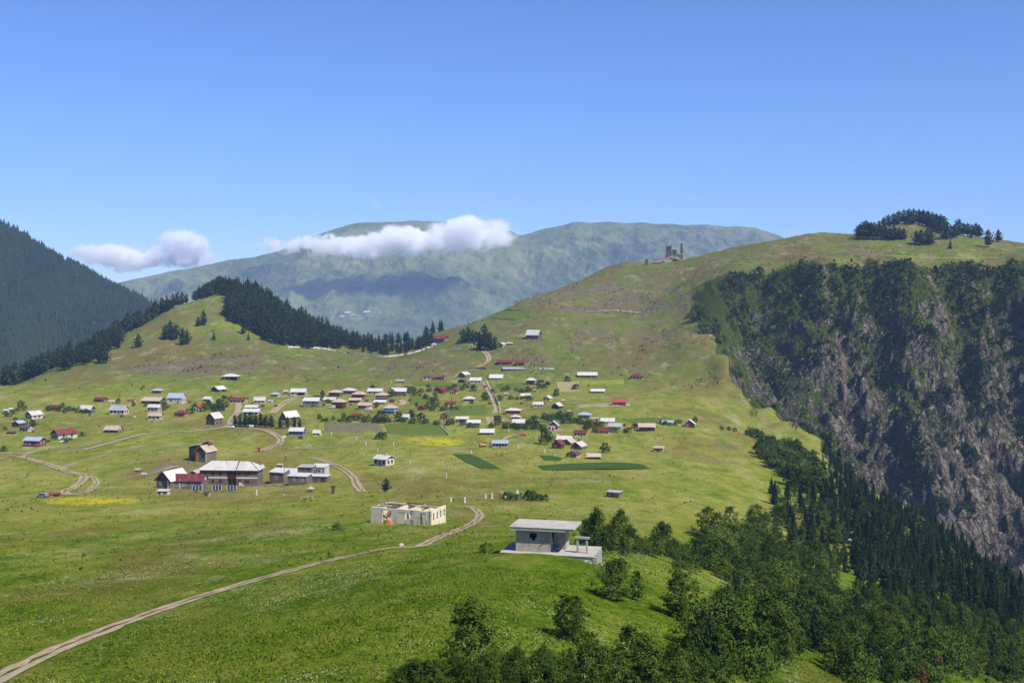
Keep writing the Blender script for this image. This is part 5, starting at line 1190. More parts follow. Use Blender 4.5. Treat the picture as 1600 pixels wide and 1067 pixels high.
 (892,715,25,6,5,'Y',-22,'K','t','tan and brown timber shed below the crowded cluster',dict(nw=2,name='shed',cat='shed')),
 (928,717,25,4,6,'X',0,'T','k','long shed with tan roof on dark posts beside the round dark tree',dict(nw=0,open_front=True,name='shed',cat='shed')),
 (1028,706,21,6,3,'S',-18,'T','t','tan box-shaped hay shed alone on the meadow',dict(nw=0,name='shed',cat='shed')),
 (956,777,30,8,2,'S',-28,'G','s','small flat-roofed blockwork hut with square openings, alone in the meadow',dict(nw=2,name='hut',cat='hut',door=False)),
 (84,776,17,4,2,'X',0,'R','r','tiny rust-red shed beside the bright yellow flower strip',dict(nw=1,name='shed',cat='shed')),
 (403,706,8,6,1.5,'S',-5,'O','o','small orange booth by the end of the looping track',dict(nw=1,name='booth',cat='booth')),
 (8,645,9,4,2,'X',-10,'W','w','whitish hut cut by the picture edge at the village end',dict(nw=0,name='hut',cat='hut')),
 (16,641,9,2,2,'X',-10,'W','w','tiny pale roof peeking over bushes at the village end',dict(nw=0,name='hut',cat='hut')),
 (437,730,11,4,2,'X',-8,'T','t','small pinkish shed on the bank behind the stone outbuildings',dict(nw=1,name='shed',cat='shed')),
 (253,773,22,6,2,'S',-6,'W','w','open white stall with flat roof before the maroon building',dict(nw=2,name='stall',cat='stall',door=False)),
 (322,775,12,5,3,'S',-15,'K','t','tan plank shed near the solar panels',dict(nw=0,name='shed',cat='shed')),
 (301,748,17,9,4,'Y',-8,'T','b','narrow brown annexe with tan roof beside the stone hostel',dict(nw=1,name='annexe',cat='house')),
]
for row in HS:
    house(*row[:10], **row[10])

# small weathered sheds and woodpiles that fill the gaps of the village
for px, py, w in ((100,646,7),(190,652,6),(262,637,7),(296,630,6),(352,612,6),(410,636,7),(430,636,6),(478,628,6),(505,634,6),(538,630,7),(548,634,6),(573,628,7),(600,640,6),(615,640,7),(640,627,6),(650,632,6),(668,604,7),(725,607,6),(757,606,6),(765,632,6),(790,618,7),(815,632,6),(835,612,6),(880,628,6),(890,645,7),(925,668,7),(940,668,6),(958,676,6),(975,666,6),(1005,662,6),(1030,655,6),(870,683,7),(915,698,6),(905,690,7),(820,660,6),(785,660,6),(52,676,6),(100,678,7),(20,662,6),(140,650,6)):
    house(px, py, w, 2.6, 1.6, random.choice('SSX'), random.uniform(-30, 15), random.choice('KKTGR'), random.choice('kbbst'), 'small weathered shed squeezed between the village houses', nw=0, name='shed', cat='shed', group='small sheds between the houses')
for row in list(bpy.data.objects):
    g_ = row.get('group')
    if row.parent is None and g_ in ('leafy garden trees in the village', 'bushes between the village houses'):
        x_, y_ = row.location.x/row.location.y*F+CX, HY-row.location.z/row.location.y*F
        near_h = min((h for h in HOUSE_PX if not h[2].startswith('small weathered')), key=lambda h: (h[0]-x_)**2+4*(h[1]-y_)**2)
        row['label'] = ' '.join((('leafy tree nearest the ' if 'tree' in g_ else 'green bush nearest the ')+near_h[2]).split()[:16])
# ------------------------------------------------------------------ stone hostel and its outbuildings
def anchor(px, py): 
    p = at(px, py); return p, p.y/F
def hostel():
    p, k = anchor(358, 758)
    t = tag(empty('hostel', (p.x, p.y+4.2, p.z), R(-4)), 'large two-storey stone hostel with white hipped roof and red-framed windows', 'hostel')
    W_, D_, Hh = 92*k, 8.0, 23.5*k; x, y = W_/2, D_/2; fh = Hh/2
    w = MB(); rx0, rx1 = -0.02*W_, 0.135*W_
    w.box(-x, rx0, -y, y, -2, Hh).box(rx1, x, -y, y, -2, Hh).box(rx0, rx1, -y+2.0, y, -2, Hh); w.build('wall', WM['s'], t)
    MB().box(-x-.06, rx0, -y-.06, -y-0.002, fh-.22, fh+.22).box(rx1, x+.06, -y-.06, -y-0.002, fh-.22, fh+.22).build('white_band', M_white, t)
    MB().box(rx0, rx1, -y+0.05, -y+2, fh-0.16, fh).box(rx0, rx1, -y+0.05, -y+0.13, fh+0.35, fh+0.5).box(rx0, rx1, -y+0.05, -y+0.13, fh+0.8, fh+0.95).box((rx0+rx1)/2-.08, (rx0+rx1)/2+.08, -y+.05, -y+.2, -1, Hh).build('balcony', WM['r'], t)
    r = MB(); z = Hh; e = 0.8; ri = 3.2; sx = 0.14*W_
    for (a, b, q) in ((-x-e, sx-0.02, 0.0), (sx+0.02, x+e, 0.03)):
        f0, f1 = -y-e, y+e; zz = z-.05+q; m0, m1 = (a+ (4.6 if q == 0 else 0.3)), (b-(0.3 if q == 0 else 4.6))
        c = [(a,f0,zz),(b,f0,zz),(b,f1,zz),(a,f1,zz)]; tp = [(v[0],v[1],zz+.16) for v in c]; rl, rr = (m0,0,z+ri-q*6), (m1,0,z+ri-q*6)
        r.face(c[::-1])
        for i in range(4): r.face([c[i], c[(i+1)%4], tp[(i+1)%4], tp[i]])
        r.face([tp[0],tp[1],rr,rl]); r.face([tp[1],tp[2],rr]); r.face([tp[2],tp[3],rl,rr]); r.face([tp[3],tp[0],rl])
    ro = r.build('roof', RM['W'], t)
    MB().beam((sx, -y-e+.05, z+.17), (sx, -0.2, z+ri+.02), .28, .12).beam((x-3.9, -.1, z+ri-.1), (x+e-.1, -y-e+.1, z+.2), .2, .1).build('valley_strip', WM['k'], ro)
    MB().tube([(-1.5,-1.2,z+2.2),(-1.5,-1.2,z+3.3)], .14).build('flue', M_steel, ro)
    for fl in (0, 1):
        for q in (-.41, -.27, -.14, .19, .30, .335): window(t, q*W_, -y-.02, fl*fh+fh*.52, 1.15, 1.35, M_redj)
    for q in (.0, .9): MB().box(rx0+.4+q*1.7, rx0+1.5+q*1.7, -y+1.93, -y+2.0, 0.1+q*fh, 2.1+q*fh).build('door', M_brownj, t)
    s = MB()
    for i in range(8): s.box(0.19*W_+i*.38, 0.19*W_+i*.38+.42, -y-1.3, -y-.08, -1.4, 1.2-i*.28)
    s.build('outside_stair', M_conc, t)
hostel()
def maroon():
    p, k = anchor(294, 764)
    t = tag(empty('maroon_building', (p.x, p.y+3.2, p.z), R(-3)), 'stone building with long maroon roof and white-framed windows before the hostel', 'building')
    W_, D_, Hh = 47*k, 6.4, 13*k; x, y = W_/2, D_/2
    MB().box(-x, x, -y, y, -1.5, Hh).build('wall', WM['s'], t)
    r = MB(); gable_roof(r, W_, D_, Hh, 2.1, .45, axis='X'); ro = r.build('roof', RM['M'], t)
    for sg in (-1, 1): MB().hull([(sg*x,-y,Hh),(sg*x,y,Hh),(sg*x,0,Hh+2.1)], [(sg*(x-.12),-y,Hh),(sg*(x-.12),y,Hh),(sg*(x-.12),0,Hh+2.1)]).build('gable', WM['w'], t)
    for q in (-.36, -.2, -.11, .15): window(t, q*W_, -y-.02, Hh*.55, .95, 1.35, M_white)
    MB().box(x-.35, x-.05, -y-.05, -y, 0, Hh).box(-.27*W_-.12, -.27*W_+.12, -y-.09, -y-.02, 0, Hh+.6).build('white_pilaster', M_white, t)
    p2, k2 = anchor(264, 763)
    t2 = tag(empty('gabled_building', (p2.x, p2.y+5.0, p2.z), R(-24)), 'dark stone building with maroon front gable and red-striped white roof edges', 'building')
    W2, D2, H2 = 27*k2, 11.0, 13*k2; x2, y2 = W2/2, D2/2
    MB().box(-x2, x2, -y2, y2, -1.5, H2).build('wall', WM['s'], t2)
    r = MB(); gable_roof(r, W2, D2, H2, 3.2, .5, axis='Y'); r.build('roof', RM['W'], t2)
    for sg in (-1, 1): MB().hull([(-x2,sg*y2,H2),(x2,sg*y2,H2),(0,sg*y2,H2+3.2)], [(-x2,sg*(y2-.12),H2),(x2,sg*(y2-.12),H2),(0,sg*(y2-.12),H2+3.2)]).build('gable', RM['M'], t2)
    f = MB()
    for sg in (-1, 1): f.beam((0, -y2-.55, H2+3.25), (sg*(x2+.55), -y2-.55, H2-.45), .12, .5)
    f.build('barge_board', RM['M'], t2)
    MB().box(.30*W2, .30*W2+.7, -y2-.1, -y2-.02, 0, H2).build('door', M_white, t2)
    window(t2, -.2*W2, -y2-.02, H2*.55, 1.0, 1.3, M_white); window(t2, x2+.02, 0, H2*.55, 1.0, 1.3, M_white, R(90))
maroon()
def complex_():
    def block(nm, lab, px, py, w, d, h, yaw, wc, rc, rise, wins=(), jo=None, cat='outbuilding', front=None):
        p, k = anchor(px, py); W_, Hh = w*k, h*k; x, y = W_/2, d/2
        t = tag(empty(nm, (p.x-math.sin(R(yaw))*y, p.y+y*math.cos(R(yaw)), p.z), R(yaw)), lab, cat)
        MB().box(-x, x, -y, y, -1.6, Hh).build('wall', WM[wc], t)
        r = MB(); shed_roof(r, W_, d, Hh, rise, .3, .18); r.build('roof', RM[rc], t)
        MB().hull([(-x,-y,Hh),(-x,y,Hh),(-x,y,Hh+rise)], [(-x+.1,-y,Hh),(-x+.1,y,Hh),(-x+.1,y,Hh+rise)]).hull([(x,-y,Hh),(x,y,Hh),(x,y,Hh+rise)], [(x-.1,-y,Hh),(x-.1,y,Hh),(x-.1,y,Hh+rise)]).build('gable', WM[wc], t)
        for (q, zz, ww, hh) in wins: window(t, q*W_, -y-.02, zz*Hh, ww, hh, jo or M_white)
        return t, W_, y, Hh
    block('stone_outbuilding', 'left stone outbuilding with light slanting roof, black side wall', 432, 755, 25, 5.0, 17, -20, 's', 'W', 1.0, ((-.05,.5,1.3,1.1),))
    block('stone_outbuilding', 'middle outbuilding with wide light roof set back between stone ones', 454, 745, 24, 6.0, 6, -5, 's', 'W', 1.0, ((.1,.5,.9,.7),))
    block('stone_outbuilding', 'front stone outbuilding with bright white window group', 464, 758, 32, 5.5, 14, -14, 's', 'W', .5, ((-.15,.6,.9,1.1),(.18,.6,1.3,1.3),(.32,.6,.8,1.1)))
    block('stone_tower_house', 'taller grey stone block rising above the row of outbuildings', 476, 748, 23, 5.5, 18, -10, 's', 'G', .3, ((.28,.8,.9,.7),), M_brownj, 'building')
    t, W_, y, Hh = block('white_outbuilding', 'white upper house of the stone row with two dark windows', 497, 742, 22, 6.0, 12, -10, 'w', 'W', .6, ((-.2,.55,1.8,1.3),(.08,.55,1.5,1.3),(.38,.55,.9,1.3)), M_white)
    block('stone_outbuilding', 'end stone outbuilding with red-framed openings under the white house', 494, 754, 36, 4.0, 10, -10, 's', 'W', .2, ((-.3,.5,1.0,1.2),(0,.5,.8,1.0),(.3,.45,1.6,1.2)), M_redj)
complex_()
def chalet():
    p, k = anchor(313, 722)
    t = tag(empty('timber_house', (p.x, p.y+4.5, p.z), R(-22)), 'tall dark timber and stone house with stepped roofs, alone above the hostel', 'house')
    W_, D_ = 9.4, 8.0; x, y = W_/2, D_/2; Hh = 17*k
    MB().box(-x*.25, x, -y, y, -2.5, Hh).build('wall', WM['s'], t)
    MB().box(-x-.8, -x*.25-.01, -y+1.2, y, -3, Hh+1.6).build('dark_wing', WM['k'], t)
    r = MB()
    a = x*.62; cx = x*.375
    for sg in (-1, 1):
        b_ = [(cx+sg*(a+.5), -y-.6, Hh-.5), (cx+sg*(a+.5), y+.4, Hh-.5), (cx, y+.4, Hh+2.4), (cx, -y-.6, Hh+2.4)]; r.hull(b_, [(v[0],v[1],v[2]+.16+.003*sg) for v in b_])
    ro = r.build('roof', RM['T'], t)
    r2 = MB(); b_ = [(-x-1.1,-y+.9,Hh+1.7),(-x*.2,-y+.9,Hh+2.6),(-x*.2,y+.4,Hh+2.6),(-x-1.1,y+.4,Hh+1.7)]; r2.hull(b_, [(v[0],v[1],v[2]+.16) for v in b_])
    b_ = [(-x*.2+.01,0.5,Hh+2.75),(x*.55,0.5,Hh+4.2),(x*.55,y+.5,Hh+4.2),(-x*.2+.01,y+.5,Hh+2.75)]; r2.hull(b_, [(v[0],v[1],v[2]+.16) for v in b_]); r2.build('upper_roof', RM['W'], t)
    for sg in (-1,): MB().hull([(cx-a,-y,Hh),(cx+a,-y,Hh),(cx,-y,Hh+2.3)], [(cx-a,-y+.12,Hh),(cx+a,-y+.12,Hh),(cx,-y+.12,Hh+2.3)]).build('gable', WM['r'], t)
    MB().box(-x*.2, x*.55, 0.7, y, Hh+.3, Hh+2.9).build('loft', WM['r'], t)
    MB().box(-x*.2, x*.12, -y-.08, -y-.01, 0, Hh*.9).build('plank_panel', WM['o'], t)
    MB().box(x-.25, x+.1, -y-.12, -y-.01, -1, Hh).build('white_corner', M_white, t)
    window(t, x*.6, -y-.02, Hh*.55, 1.2, 1.2, M_brownj)
chalet()

# ------------------------------------------------------------------ roofless ruin
def ruin():
    p, k = anchor(672, 820)                       # the near corner
    yaw = R(-21)
    m_out = plain('weathered_render', (0.58, 0.51, 0.40), 0.9, 0.3, 0.5); m_in = plain('cream_render', (0.66, 0.57, 0.40), 0.9, 0.18, 0.4); m_wood = plain('old_rafters', (0.10, 0.06, 0.035), 0.9, 0.3)
    t = tag(empty('ruined_house', p, yaw), 'roofless cream ruin with gaping wall openings and four windows in its end wall', 'ruin')
    L = 97*k/math.cos(yaw)*1.0; D_ = 8.2; Hh = 21.5*k; th = .45
    fx = lambda px: -(672-px)/97*L
    f = MB()                                      # front wall, broken by openings
    for a, b, z0, z1 in ((575,594,-1,Hh),(609,619,-1,Hh*.98),(594,609,Hh*.84,Hh*.97),(619,632,Hh*.78,Hh*.99),(632,645,-1,Hh*.30),(632,645,Hh*.66,Hh*.985),(640,656,-1.01,Hh*.995),(656,666,Hh*.80,Hh*.97),(666,672,-1,Hh)):
        f.box(fx(a)+.002, fx(b)-.002, 0, th, z0, z1)
    f.build('front_wall', m_out, t)
    e = MB(); n4 = 4; wz0, wz1 = Hh*.30, Hh*.80
    e.box(-.002, .40, -.1, D_, -1, wz0-.002).box(-.002, .40, -.1, D_, wz1+.002, Hh+.1)
    edges = [0]; 
    for i in range(n4): c = D_*(i+.5)/n4+.2; edges += [c-.42, c+.42]
    edges.append(D_)
    for i in range(0, len(edges), 2): e.box(-.0, .398, edges[i]-(.1 if i == 0 else 0), edges[i+1], wz0, wz1)
    e.build('end_wall', m_in, t)
    for i in range(n4):
        c = D_*(i+.5)/n4+.2
        w = MB().box(.22, .34, c-.42, c-.33, wz0, wz1).box(.22, .34, c+.33, c+.42, wz0, wz1).box(.22, .34, c-.33, c+.33, (wz0+wz1)/2-.04, (wz0+wz1)/2+.04).build('window', M_white, t)
        MB().box(.25, .29, c-.33, c+.33, wz0, wz1).build('pane', M_glass, w)
    MB().box(-L, -.01, D_-th, D_, -1, Hh*.98).box(-L, -L+th, th+.01, D_-th-.01, -1, Hh*.95).build('back_wall', m_in, t)
    MB().box(fx(620.5), fx(631), .06, .2, -1, Hh*.78).box(fx(657.5), fx(665), .07, .2, -1, Hh*.8).build('inner_wall_or_added_panel', m_in, t)  # panels added nearly flush in the openings, catching sun for the lit interior
    for px, h_ in ((613, .9), (634, .92), (657, .9)): MB().box(fx(px)-.2, fx(px)+.2, th+.01, D_-th-.01, -1, Hh*h_).build('inner_wall_or_added_panel', m_in, t)
    MB().box(fx(625), fx(633), 3.2, 3.5, -1, Hh*.8).build('inner_wall_or_added_panel', plain('faded_pink_render', (.45,.33,.26), .9, .25, .5), t)
    MB().box(fx(627), fx(630), 3.1, 3.19, 0, Hh*.5).build('doorway', WM['k'], t)
    # fallen rafters in the left bay, loose beams on the wall heads
    for i in range(5): MB().beam((fx(593)+i*.5, .8+i*.5, Hh*(.25+.0*i)), (fx(604)+i*.25, 3.4+i*.4, Hh*.9), .16).build('rafter', m_wood, t)
    for i in range(4): MB().beam((fx(594), 1+i*1.5, Hh*.88), (fx(607), 1.2+i*1.5, Hh*.9), .18).build('rafter', m_wood, t)
    for i, (a, b, ya_, yb_) in enumerate(((578,612,1.0,2.2),(580,600,3.5,5.0),(590,615,5.5,4.2),(612,640,7.6,7.4),(640,668,4.0,4.4),(577,590,6.5,3.0),(645,671,7.5,7.4))):
        MB().beam((fx(a), ya_, Hh+.08), (fx(b), yb_, Hh+.12), .2).build('roof_beam', WM['k'] if i % 2 else M_timber, t)
    MB().beam((fx(584), 2.0, Hh), (fx(612), 7.0, Hh+2.6), .28, .2).build('leaning_beam', M_timber, t)
    MB().beam((fx(652), .2, 0), (fx(647)+1, .25, Hh*.8), .12).beam((fx(661), -.1, 0), (fx(657), .1, Hh*.83), .1).build('prop', m_wood, t)
    # orange sheet dumped in front
    q = at(609, 820)
    d = MB().hull([(-.9,-.1,-.3),(.6,-.35,-.3),(.8,.2,-.3),(-.7,.4,-.3)], [(-.6,-.05,1.5),(.3,-.1,.8),(.5,.25,1.2),(-.5,.3,1.7)]).box(-.2,1.2,-.9,-.3,-.3,.35)
    tag(d.build('orange_rubble', plain('orange_sheet', (.48,.17,.07), .7, .35, 1.5), None, q), 'heap of broken orange sheeting leaning in front of the ruin', 'rubble')
ruin()

# ------------------------------------------------------------------ concrete hut on its platform
def concrete():
    m, nt, b = new_mat('board_marked_concrete', 0.92, 0.15)
    tc = node(nt, 'ShaderNodeTexCoord').outputs['Object']
    br = node(nt, 'ShaderNodeTexBrick'); br.inputs['Scale'].default_value = 1.0; br.inputs['Brick Width'].default_value = .62; br.inputs['Row Height'].default_value = .26; br.inputs['Mortar Size'].default_value = .014
    br.inputs['Color1'].default_value = (.33,.29,.23,1); br.inputs['Color2'].default_value = (.43,.385,.31,1); br.inputs['Mortar'].default_value = (.17,.16,.145,1)
    mp = node(nt, 'ShaderNodeMapping'); mp.inputs['Rotation'].default_value = (R(90), 0, 0); nt.links.new(tc, mp.inputs[0]); nt.links.new(mp.outputs[0], br.inputs[0])
    n1 = noise_node(nt, scaled(nt, tc, (1.3, 1.3, .35)), 1.4, 6, .7); n2 = noise_node(nt, tc, 14, 4)
    col = mixc(nt, mth(nt, 'MULTIPLY', smth(nt, n1, .42, .75), .65), br.outputs[0], (.16,.142,.118)); col = mixc(nt, mth(nt, 'MULTIPLY', n2, .3), col, (.44,.41,.355))
    nt.links.new(col, b.inputs['Base Color']); bump(nt, b, mth(nt, 'ADD', br.outputs[1], mth(nt, 'MULTIPLY', n2, .4)), .5, .03)
    return m
def hut():
    p, k = anchor(806, 863); mc = concrete(); yaw = R(-14)
    ms = plain('pale_slab_concrete', (.36,.34,.30), .9, .2, .7); dark = WM['k']  # pale concrete tone of slabs, paving, steps, posts and lumps
    p = p + Vector((0, 0.2, .10))
    t = tag(empty('concrete_hut', p, yaw), 'unfinished concrete hut with flat slab roof on a raised platform', 'hut')
    W1, W2, D_, Hh = 53*k/math.cos(yaw), 72*k/math.cos(yaw), 4.6, 37.5*k
    # front wall with a bitten-out window; stepped end beside the porch
    wx0, wx1, wz0, wz1 = W1*.40, W1*.62, Hh*.50, Hh*.80
    MB().box(0, W1, 0, .3, -.6, wz0).box(0, wx0, 0, .3, wz0, Hh-.22).box(wx1, W1, 0, .3, wz0+.0, Hh-.22).box(wx0, wx1, 0, .3, wz1, Hh-.22).box(wx0+.001, wx0+.28, .001, .299, wz0, wz0+.28).box(wx1-.25, wx1-.001, .001, .299, wz0, wz0+.35).build('front_wall', mc, t)
    MB().box(0, .3, .301, D_-.301, -.6, Hh-.22).build('side_wall', mc, t)
    MB().box(0, W2, D_-.3, D_, -.6, Hh-.22).build('back_wall', mc, t)
    MB().box(W1-.3, W1, .301, 1.75, -.6, Hh*.55).box(W1-.3, W1, .301, 1.2, Hh*.55+.001, Hh-.22).box(W1-.3, W1, 1.751, 2.3, -.6, Hh*.33).build('stepped_wall', mc, t)
    MB().box(W1+.001, W2, 2.3, 2.6, -.6, Hh-.22).box(W2-.3, W2, 2.601, D_-.301, -.6, Hh-.22).build('porch_wall', mc, t)
    MB().box(W1+.06, W1+.5, .9, 1.7, -.1, .28).box(W1+.06, W1+.9, 1.75, 2.2, -.1, .5).build('step', ms, t)
    MB().box(-.75, W2+.55, -.62, D_+.5, Hh-.22, Hh+.16).build('roof', ms, t)
    MB().box(-.80, W2+1.7, -.68, D_+.45, Hh+.162, Hh+.25).box(W2+.55, W2+1.65, -.4, D_+.2, Hh-.02, Hh+.16).build('slab_skin', ms, t)
    MB().beam((W1*.72, -.28, .9), (W1*.92, -.02, Hh*.66), .05).beam((W1*.80, -.25, Hh*.5), (W1*1.0, -.02, Hh*.5), .04).build('rusty_bar', M_brownj, t)
    # platform: retaining wall that stands out of the slope on its downhill side
    PX0, PX1 = -1.9, W2+4.3
    pl = MB().box(PX0, PX1, -1.15, D_+.9, -.16, .0).box(PX0+1.2, PX1-.001, -1.10, -.75, -3.0, -.162).box(PX1-.4, PX1-.002, -.74, D_+.85, -3.0, -.162)
    plo = pl.build('platform', mc, t)
    MB().box(PX0-.05, PX1+.04, -1.2, D_+.95, .002, .07).build('paving', ms, plo)
    bt = MB()
    for i, (y0, y1) in enumerate(((-1.18,-.55),(.35,1.0),(1.8,2.4),(3.1,3.8))): bt.box(PX1-.01, PX1+.55-.07*i, y0, y1, -3.0, .075)
    bt.build('buttress', ms, plo)
    # gate frame: two posts and a lintel
    gx0, gx1 = W2+1.9, W2+3.15
    g = tag(empty('gate_posts', p + Vector((math.cos(yaw)*gx0 + math.sin(-yaw)*.9, math.sin(yaw)*gx0 + math.cos(yaw)*.9, .07)), yaw), 'pair of pale concrete posts joined by a lintel at the platform end', 'gate')
    for q in (0, gx1-gx0): MB().box(q-.12, q+.12, -.12, .12, -.05, 1.9).build('post', ms, g)
    MB().box(-.35, gx1-gx0+.35, -.2, .2, 1.9, 2.15).build('lintel', ms, g)
    for i in range(14):
        q = p + Vector((random.uniform(9, 12.5), random.uniform(-4.5, 2.5), 0)); q.z = hz(q.x, q.y)
        s = random.uniform(.12, .3); tag(MB().hull([(-s,-s*.7,-.1),(s,-s*.8,-.1),(s*.9,s*.7,-.1),(-s*.8,s*.8,-.1)], [(-s*.6,-s*.5,s*.8),(s*.5,-s*.5,s*.7),(s*.5,s*.4,s*.9),(-s*.5,s*.5,s*.6)]).build('concrete_chunk', ms, None, q), 'broken lump of pale concrete lying in the grass by the hut platform', 'rubble', 'concrete lumps by the platform')
hut()

# ------------------------------------------------------------------ old fortress on its crag
def fortress():
    m_st = plain('tower_slate', (.105,.088,.078), .95, .35, .4); m_rk = plain('crag_rock', (.20,.17,.14), .95, .4, .15)
    p = at(1052, 409); p.y += 12; p.z = hz(p.x, p.y) if hz(p.x, p.y) > -50 else p.z; k = p.y/F
    g = np.random.default_rng(12)
    V, Fc = [], []
    n1, n2 = 18, 7
    for j in range(n2):
        for i in range(n1):
            a = 6.283*i/n1; t = j/(n2-1); r = (1-t**1.6)*1.0+.12; rr = r*(1+.28*g.normal()*.6)
            V.append((math.cos(a)*rr*26*k+(2 if t > .5 else 0), math.sin(a)*rr*14*k, -6*k+t*18*k*(1+.12*g.normal())))
    for j in range(n2-1):
        for i in range(n1): Fc.append((j*n1+i, j*n1+(i+1)%n1, (j+1)*n1+(i+1)%n1, (j+1)*n1+i))
    Fc2 = MB(); Fc2.v = V; Fc2.f = Fc + [tuple(range((n2-1)*n1, n2*n1))]
    tag(Fc2.build('crag', m_rk, None, p), 'rocky grey crag on the skyline that carries the old towers', 'crag')
    def tower(px, base, top, w, lab, crag=True):
        q = at(1052, 409) if crag else at(px, base)
        Y = p.y if crag else q.y+2; kk = Y/F; x = (px-CX)*kk; z0 = (HY-base)*kk-1; z1 = (HY-top)*kk; ww = w*kk/2
        t = tag(empty('stone_tower', (x, Y, z0), R(-12)), lab, 'tower')
        h = z1-z0
        MB().hull([(-ww*1.2,-ww*1.2,-2.5),(ww*1.2,-ww*1.2,-2.5),(ww*1.2,ww*1.2,-2.5),(-ww*1.2,ww*1.2,-2.5)], [(-ww*.85,-ww*.85,h*.86),(ww*.85,-ww*.85,h*.86),(ww*.85,ww*.85,h*.86),(-ww*.85,ww*.85,h*.86)]).build('shaft', m_st, t)
        MB().box(-ww, ww, -ww, ww, h*.86, h*.95).box(-ww, -ww*.4, -ww, ww, h*.95, h).box(ww*.3, ww, -ww, ww, h*.95, h*.985).build('parapet', m_st, t)
        for zz in (.45, .72): MB().box(-ww*.2, ww*.2, -ww*1.06, -ww*.9, h*zz, h*zz+.8).build('slit_window', M_glass, t)
    tower(1065, 392, 380.5, 3.6, 'slender stone tower standing highest on the crag')
    tower(1045, 398, 384.5, 8.5, 'stout ruined stone tower at the steep edge of the crag')
    tower(1054, 399, 390, 7, 'low broken tower stump between the two towers on the crag')
    tower(1010.5, 415, 404.5, 4.6, 'lone stone tower apart from the crag on the skyline', False)
    x0 = (1049-CX)*k; w = MB()
    for i in range(9): w.box(i*1.9*k, i*1.9*k+1.92*k, -.5, .5, -3, (2.5+2*g.random())*k)
    tag(w.build('ruined_wall', m_st, None, (x0, p.y-5, (HY-402)*k)), 'ruined stone wall running between the towers on the crag', 'wall')
fortress()
_bvf = BVHTree.FromObject(far_mountain, bpy.context.evaluated_depsgraph_get())
# far hamlet at the foot of the mountain
for px, py, w, rc, lab in ((535,497,7,'G','grey speck of a house, lowest of the far hamlet on the mountain'),(543,491,8,'W','pale house in the middle of the far hamlet on the mountain'),(530,490,6,'K','dark little house uppermost in the far hamlet'),(573,490,10,'W','long white-roofed farm alone on the far mountain slope'),(551,495,6,'G','small grey house at the end of the far hamlet')):
    d = Vector(((px-CX)/F, 1, (HY-py)/F)).normalized(); loc = _bvf.ray_cast(Vector((0, 0, 0)), d)[0]
    if not loc: continue
    k = loc.y/F; t = tag(empty('far_house', loc, R(random.uniform(-20, 10))), lab, 'house'); W_ = w*k; D_ = W_*.5; Hh = 2.2*k
    MB().box(-W_/2, W_/2, -D_/2, D_/2, -4, Hh).build('wall', WM['s'], t); r = MB(); gable_roof(r, W_, D_, Hh, 1.6*k, .8, .5); r.build('roof', RM[rc], t)
# ------------------------------------------------------------------ poles, fences, stones, vehicles, cattle
M_pole = plain('pole_timber', (.16,.13,.10), .9, .3, 3); M_post = plain('white_concrete_post', (.60,.58,.54), .85, .2, 2)
def pole(px, py, hp, lab, group='utility poles through the village and meadow'):
    p = at(px, py); k = p.y/F; h = max(5.5, hp*k); t = tag(empty('utility_pole', p, R(random.uniform(-30, 30))), lab, 'utility pole', group)
    MB().box(-.16, .16, -.16, .16, -.5, 2.1).build('concrete_base', M_post, t)
    MB().tube([(.0,.24,.3),(.0,.24,h)], [.12,.08], 6).build('shaft', M_pole, t)
    MB().beam((-.8,.24,h-.5),(.8,.24,h-.5), .1).build('crossarm', M_pole, t)
    MB().box(-.72,-.62,.2,.3,h-.44,h-.24).box(.62,.72,.2,.3,h-.44,h-.24).build('insulator', M_post, t)
for px, py, hp, lab in ((557,688,16,'utility pole nearest the small white-roofed hut'),(572,696,16,'utility pole between the blue cottage and the white cottage'),(615,697,15,'utility pole below the lone round bush by the field'),(590,706,16,'utility pole just above the white cottage roof'),(640.5,725,22,'utility pole on the meadow beside the white cottage'),(518,681,14,'utility pole beside the small white-roofed hut'),
      (697.5,747,20,'utility pole alone in the open meadow above the ruin'),(736,710,24,'utility pole beside the dark green crop strip'),(810,701,30,'tall utility pole beside the lilac bungalow'),(837,687,16,'utility pole near the tall dark village tree'),(795,676,18,'utility pole where the two tracks meet'),(851,707,20,'utility pole before the dark red barn-like house'),(867,713,14,'utility pole beside the tan and brown timber shed'),
      (612,598,12,'utility pole above the large stone house'),(656,567,8,'short pale pole on the slope under the conifer wood'),(873,543,9,'short pale pole on the hillside near the isolated barn')):
    pole(px, py, hp, lab)
def mast():
    p = at(444, 773); k = p.y/F; h = 91*k
    t = tag(empty('lamp_mast', p), 'very tall thin mast with a white lamp head before the stone outbuildings', 'mast')
    MB().tube([(0,0,-.5),(0,0,h*.5),(0,0,h)], [.11,.08,.05], 8).build('shaft', M_pole, t)
    MB().box(-.55,.55,-.25,.25,h-.4,h+.25).build('lamp_head', M_white, t)
    MB().box(-.4,.4,-.4,.4,-.5,.2).build('base', M_conc, t)
mast()
p = at(905/5+220+.5, 776); 
for px, py, hp, lab in ((401,774,9,'white concrete post beside the hostel fence'),):
    q = at(px, py); tag(MB().box(-.2,.2,-.2,.2,-.4,hp*q.y/F).build('concrete_post', M_post, None, q), lab, 'post')
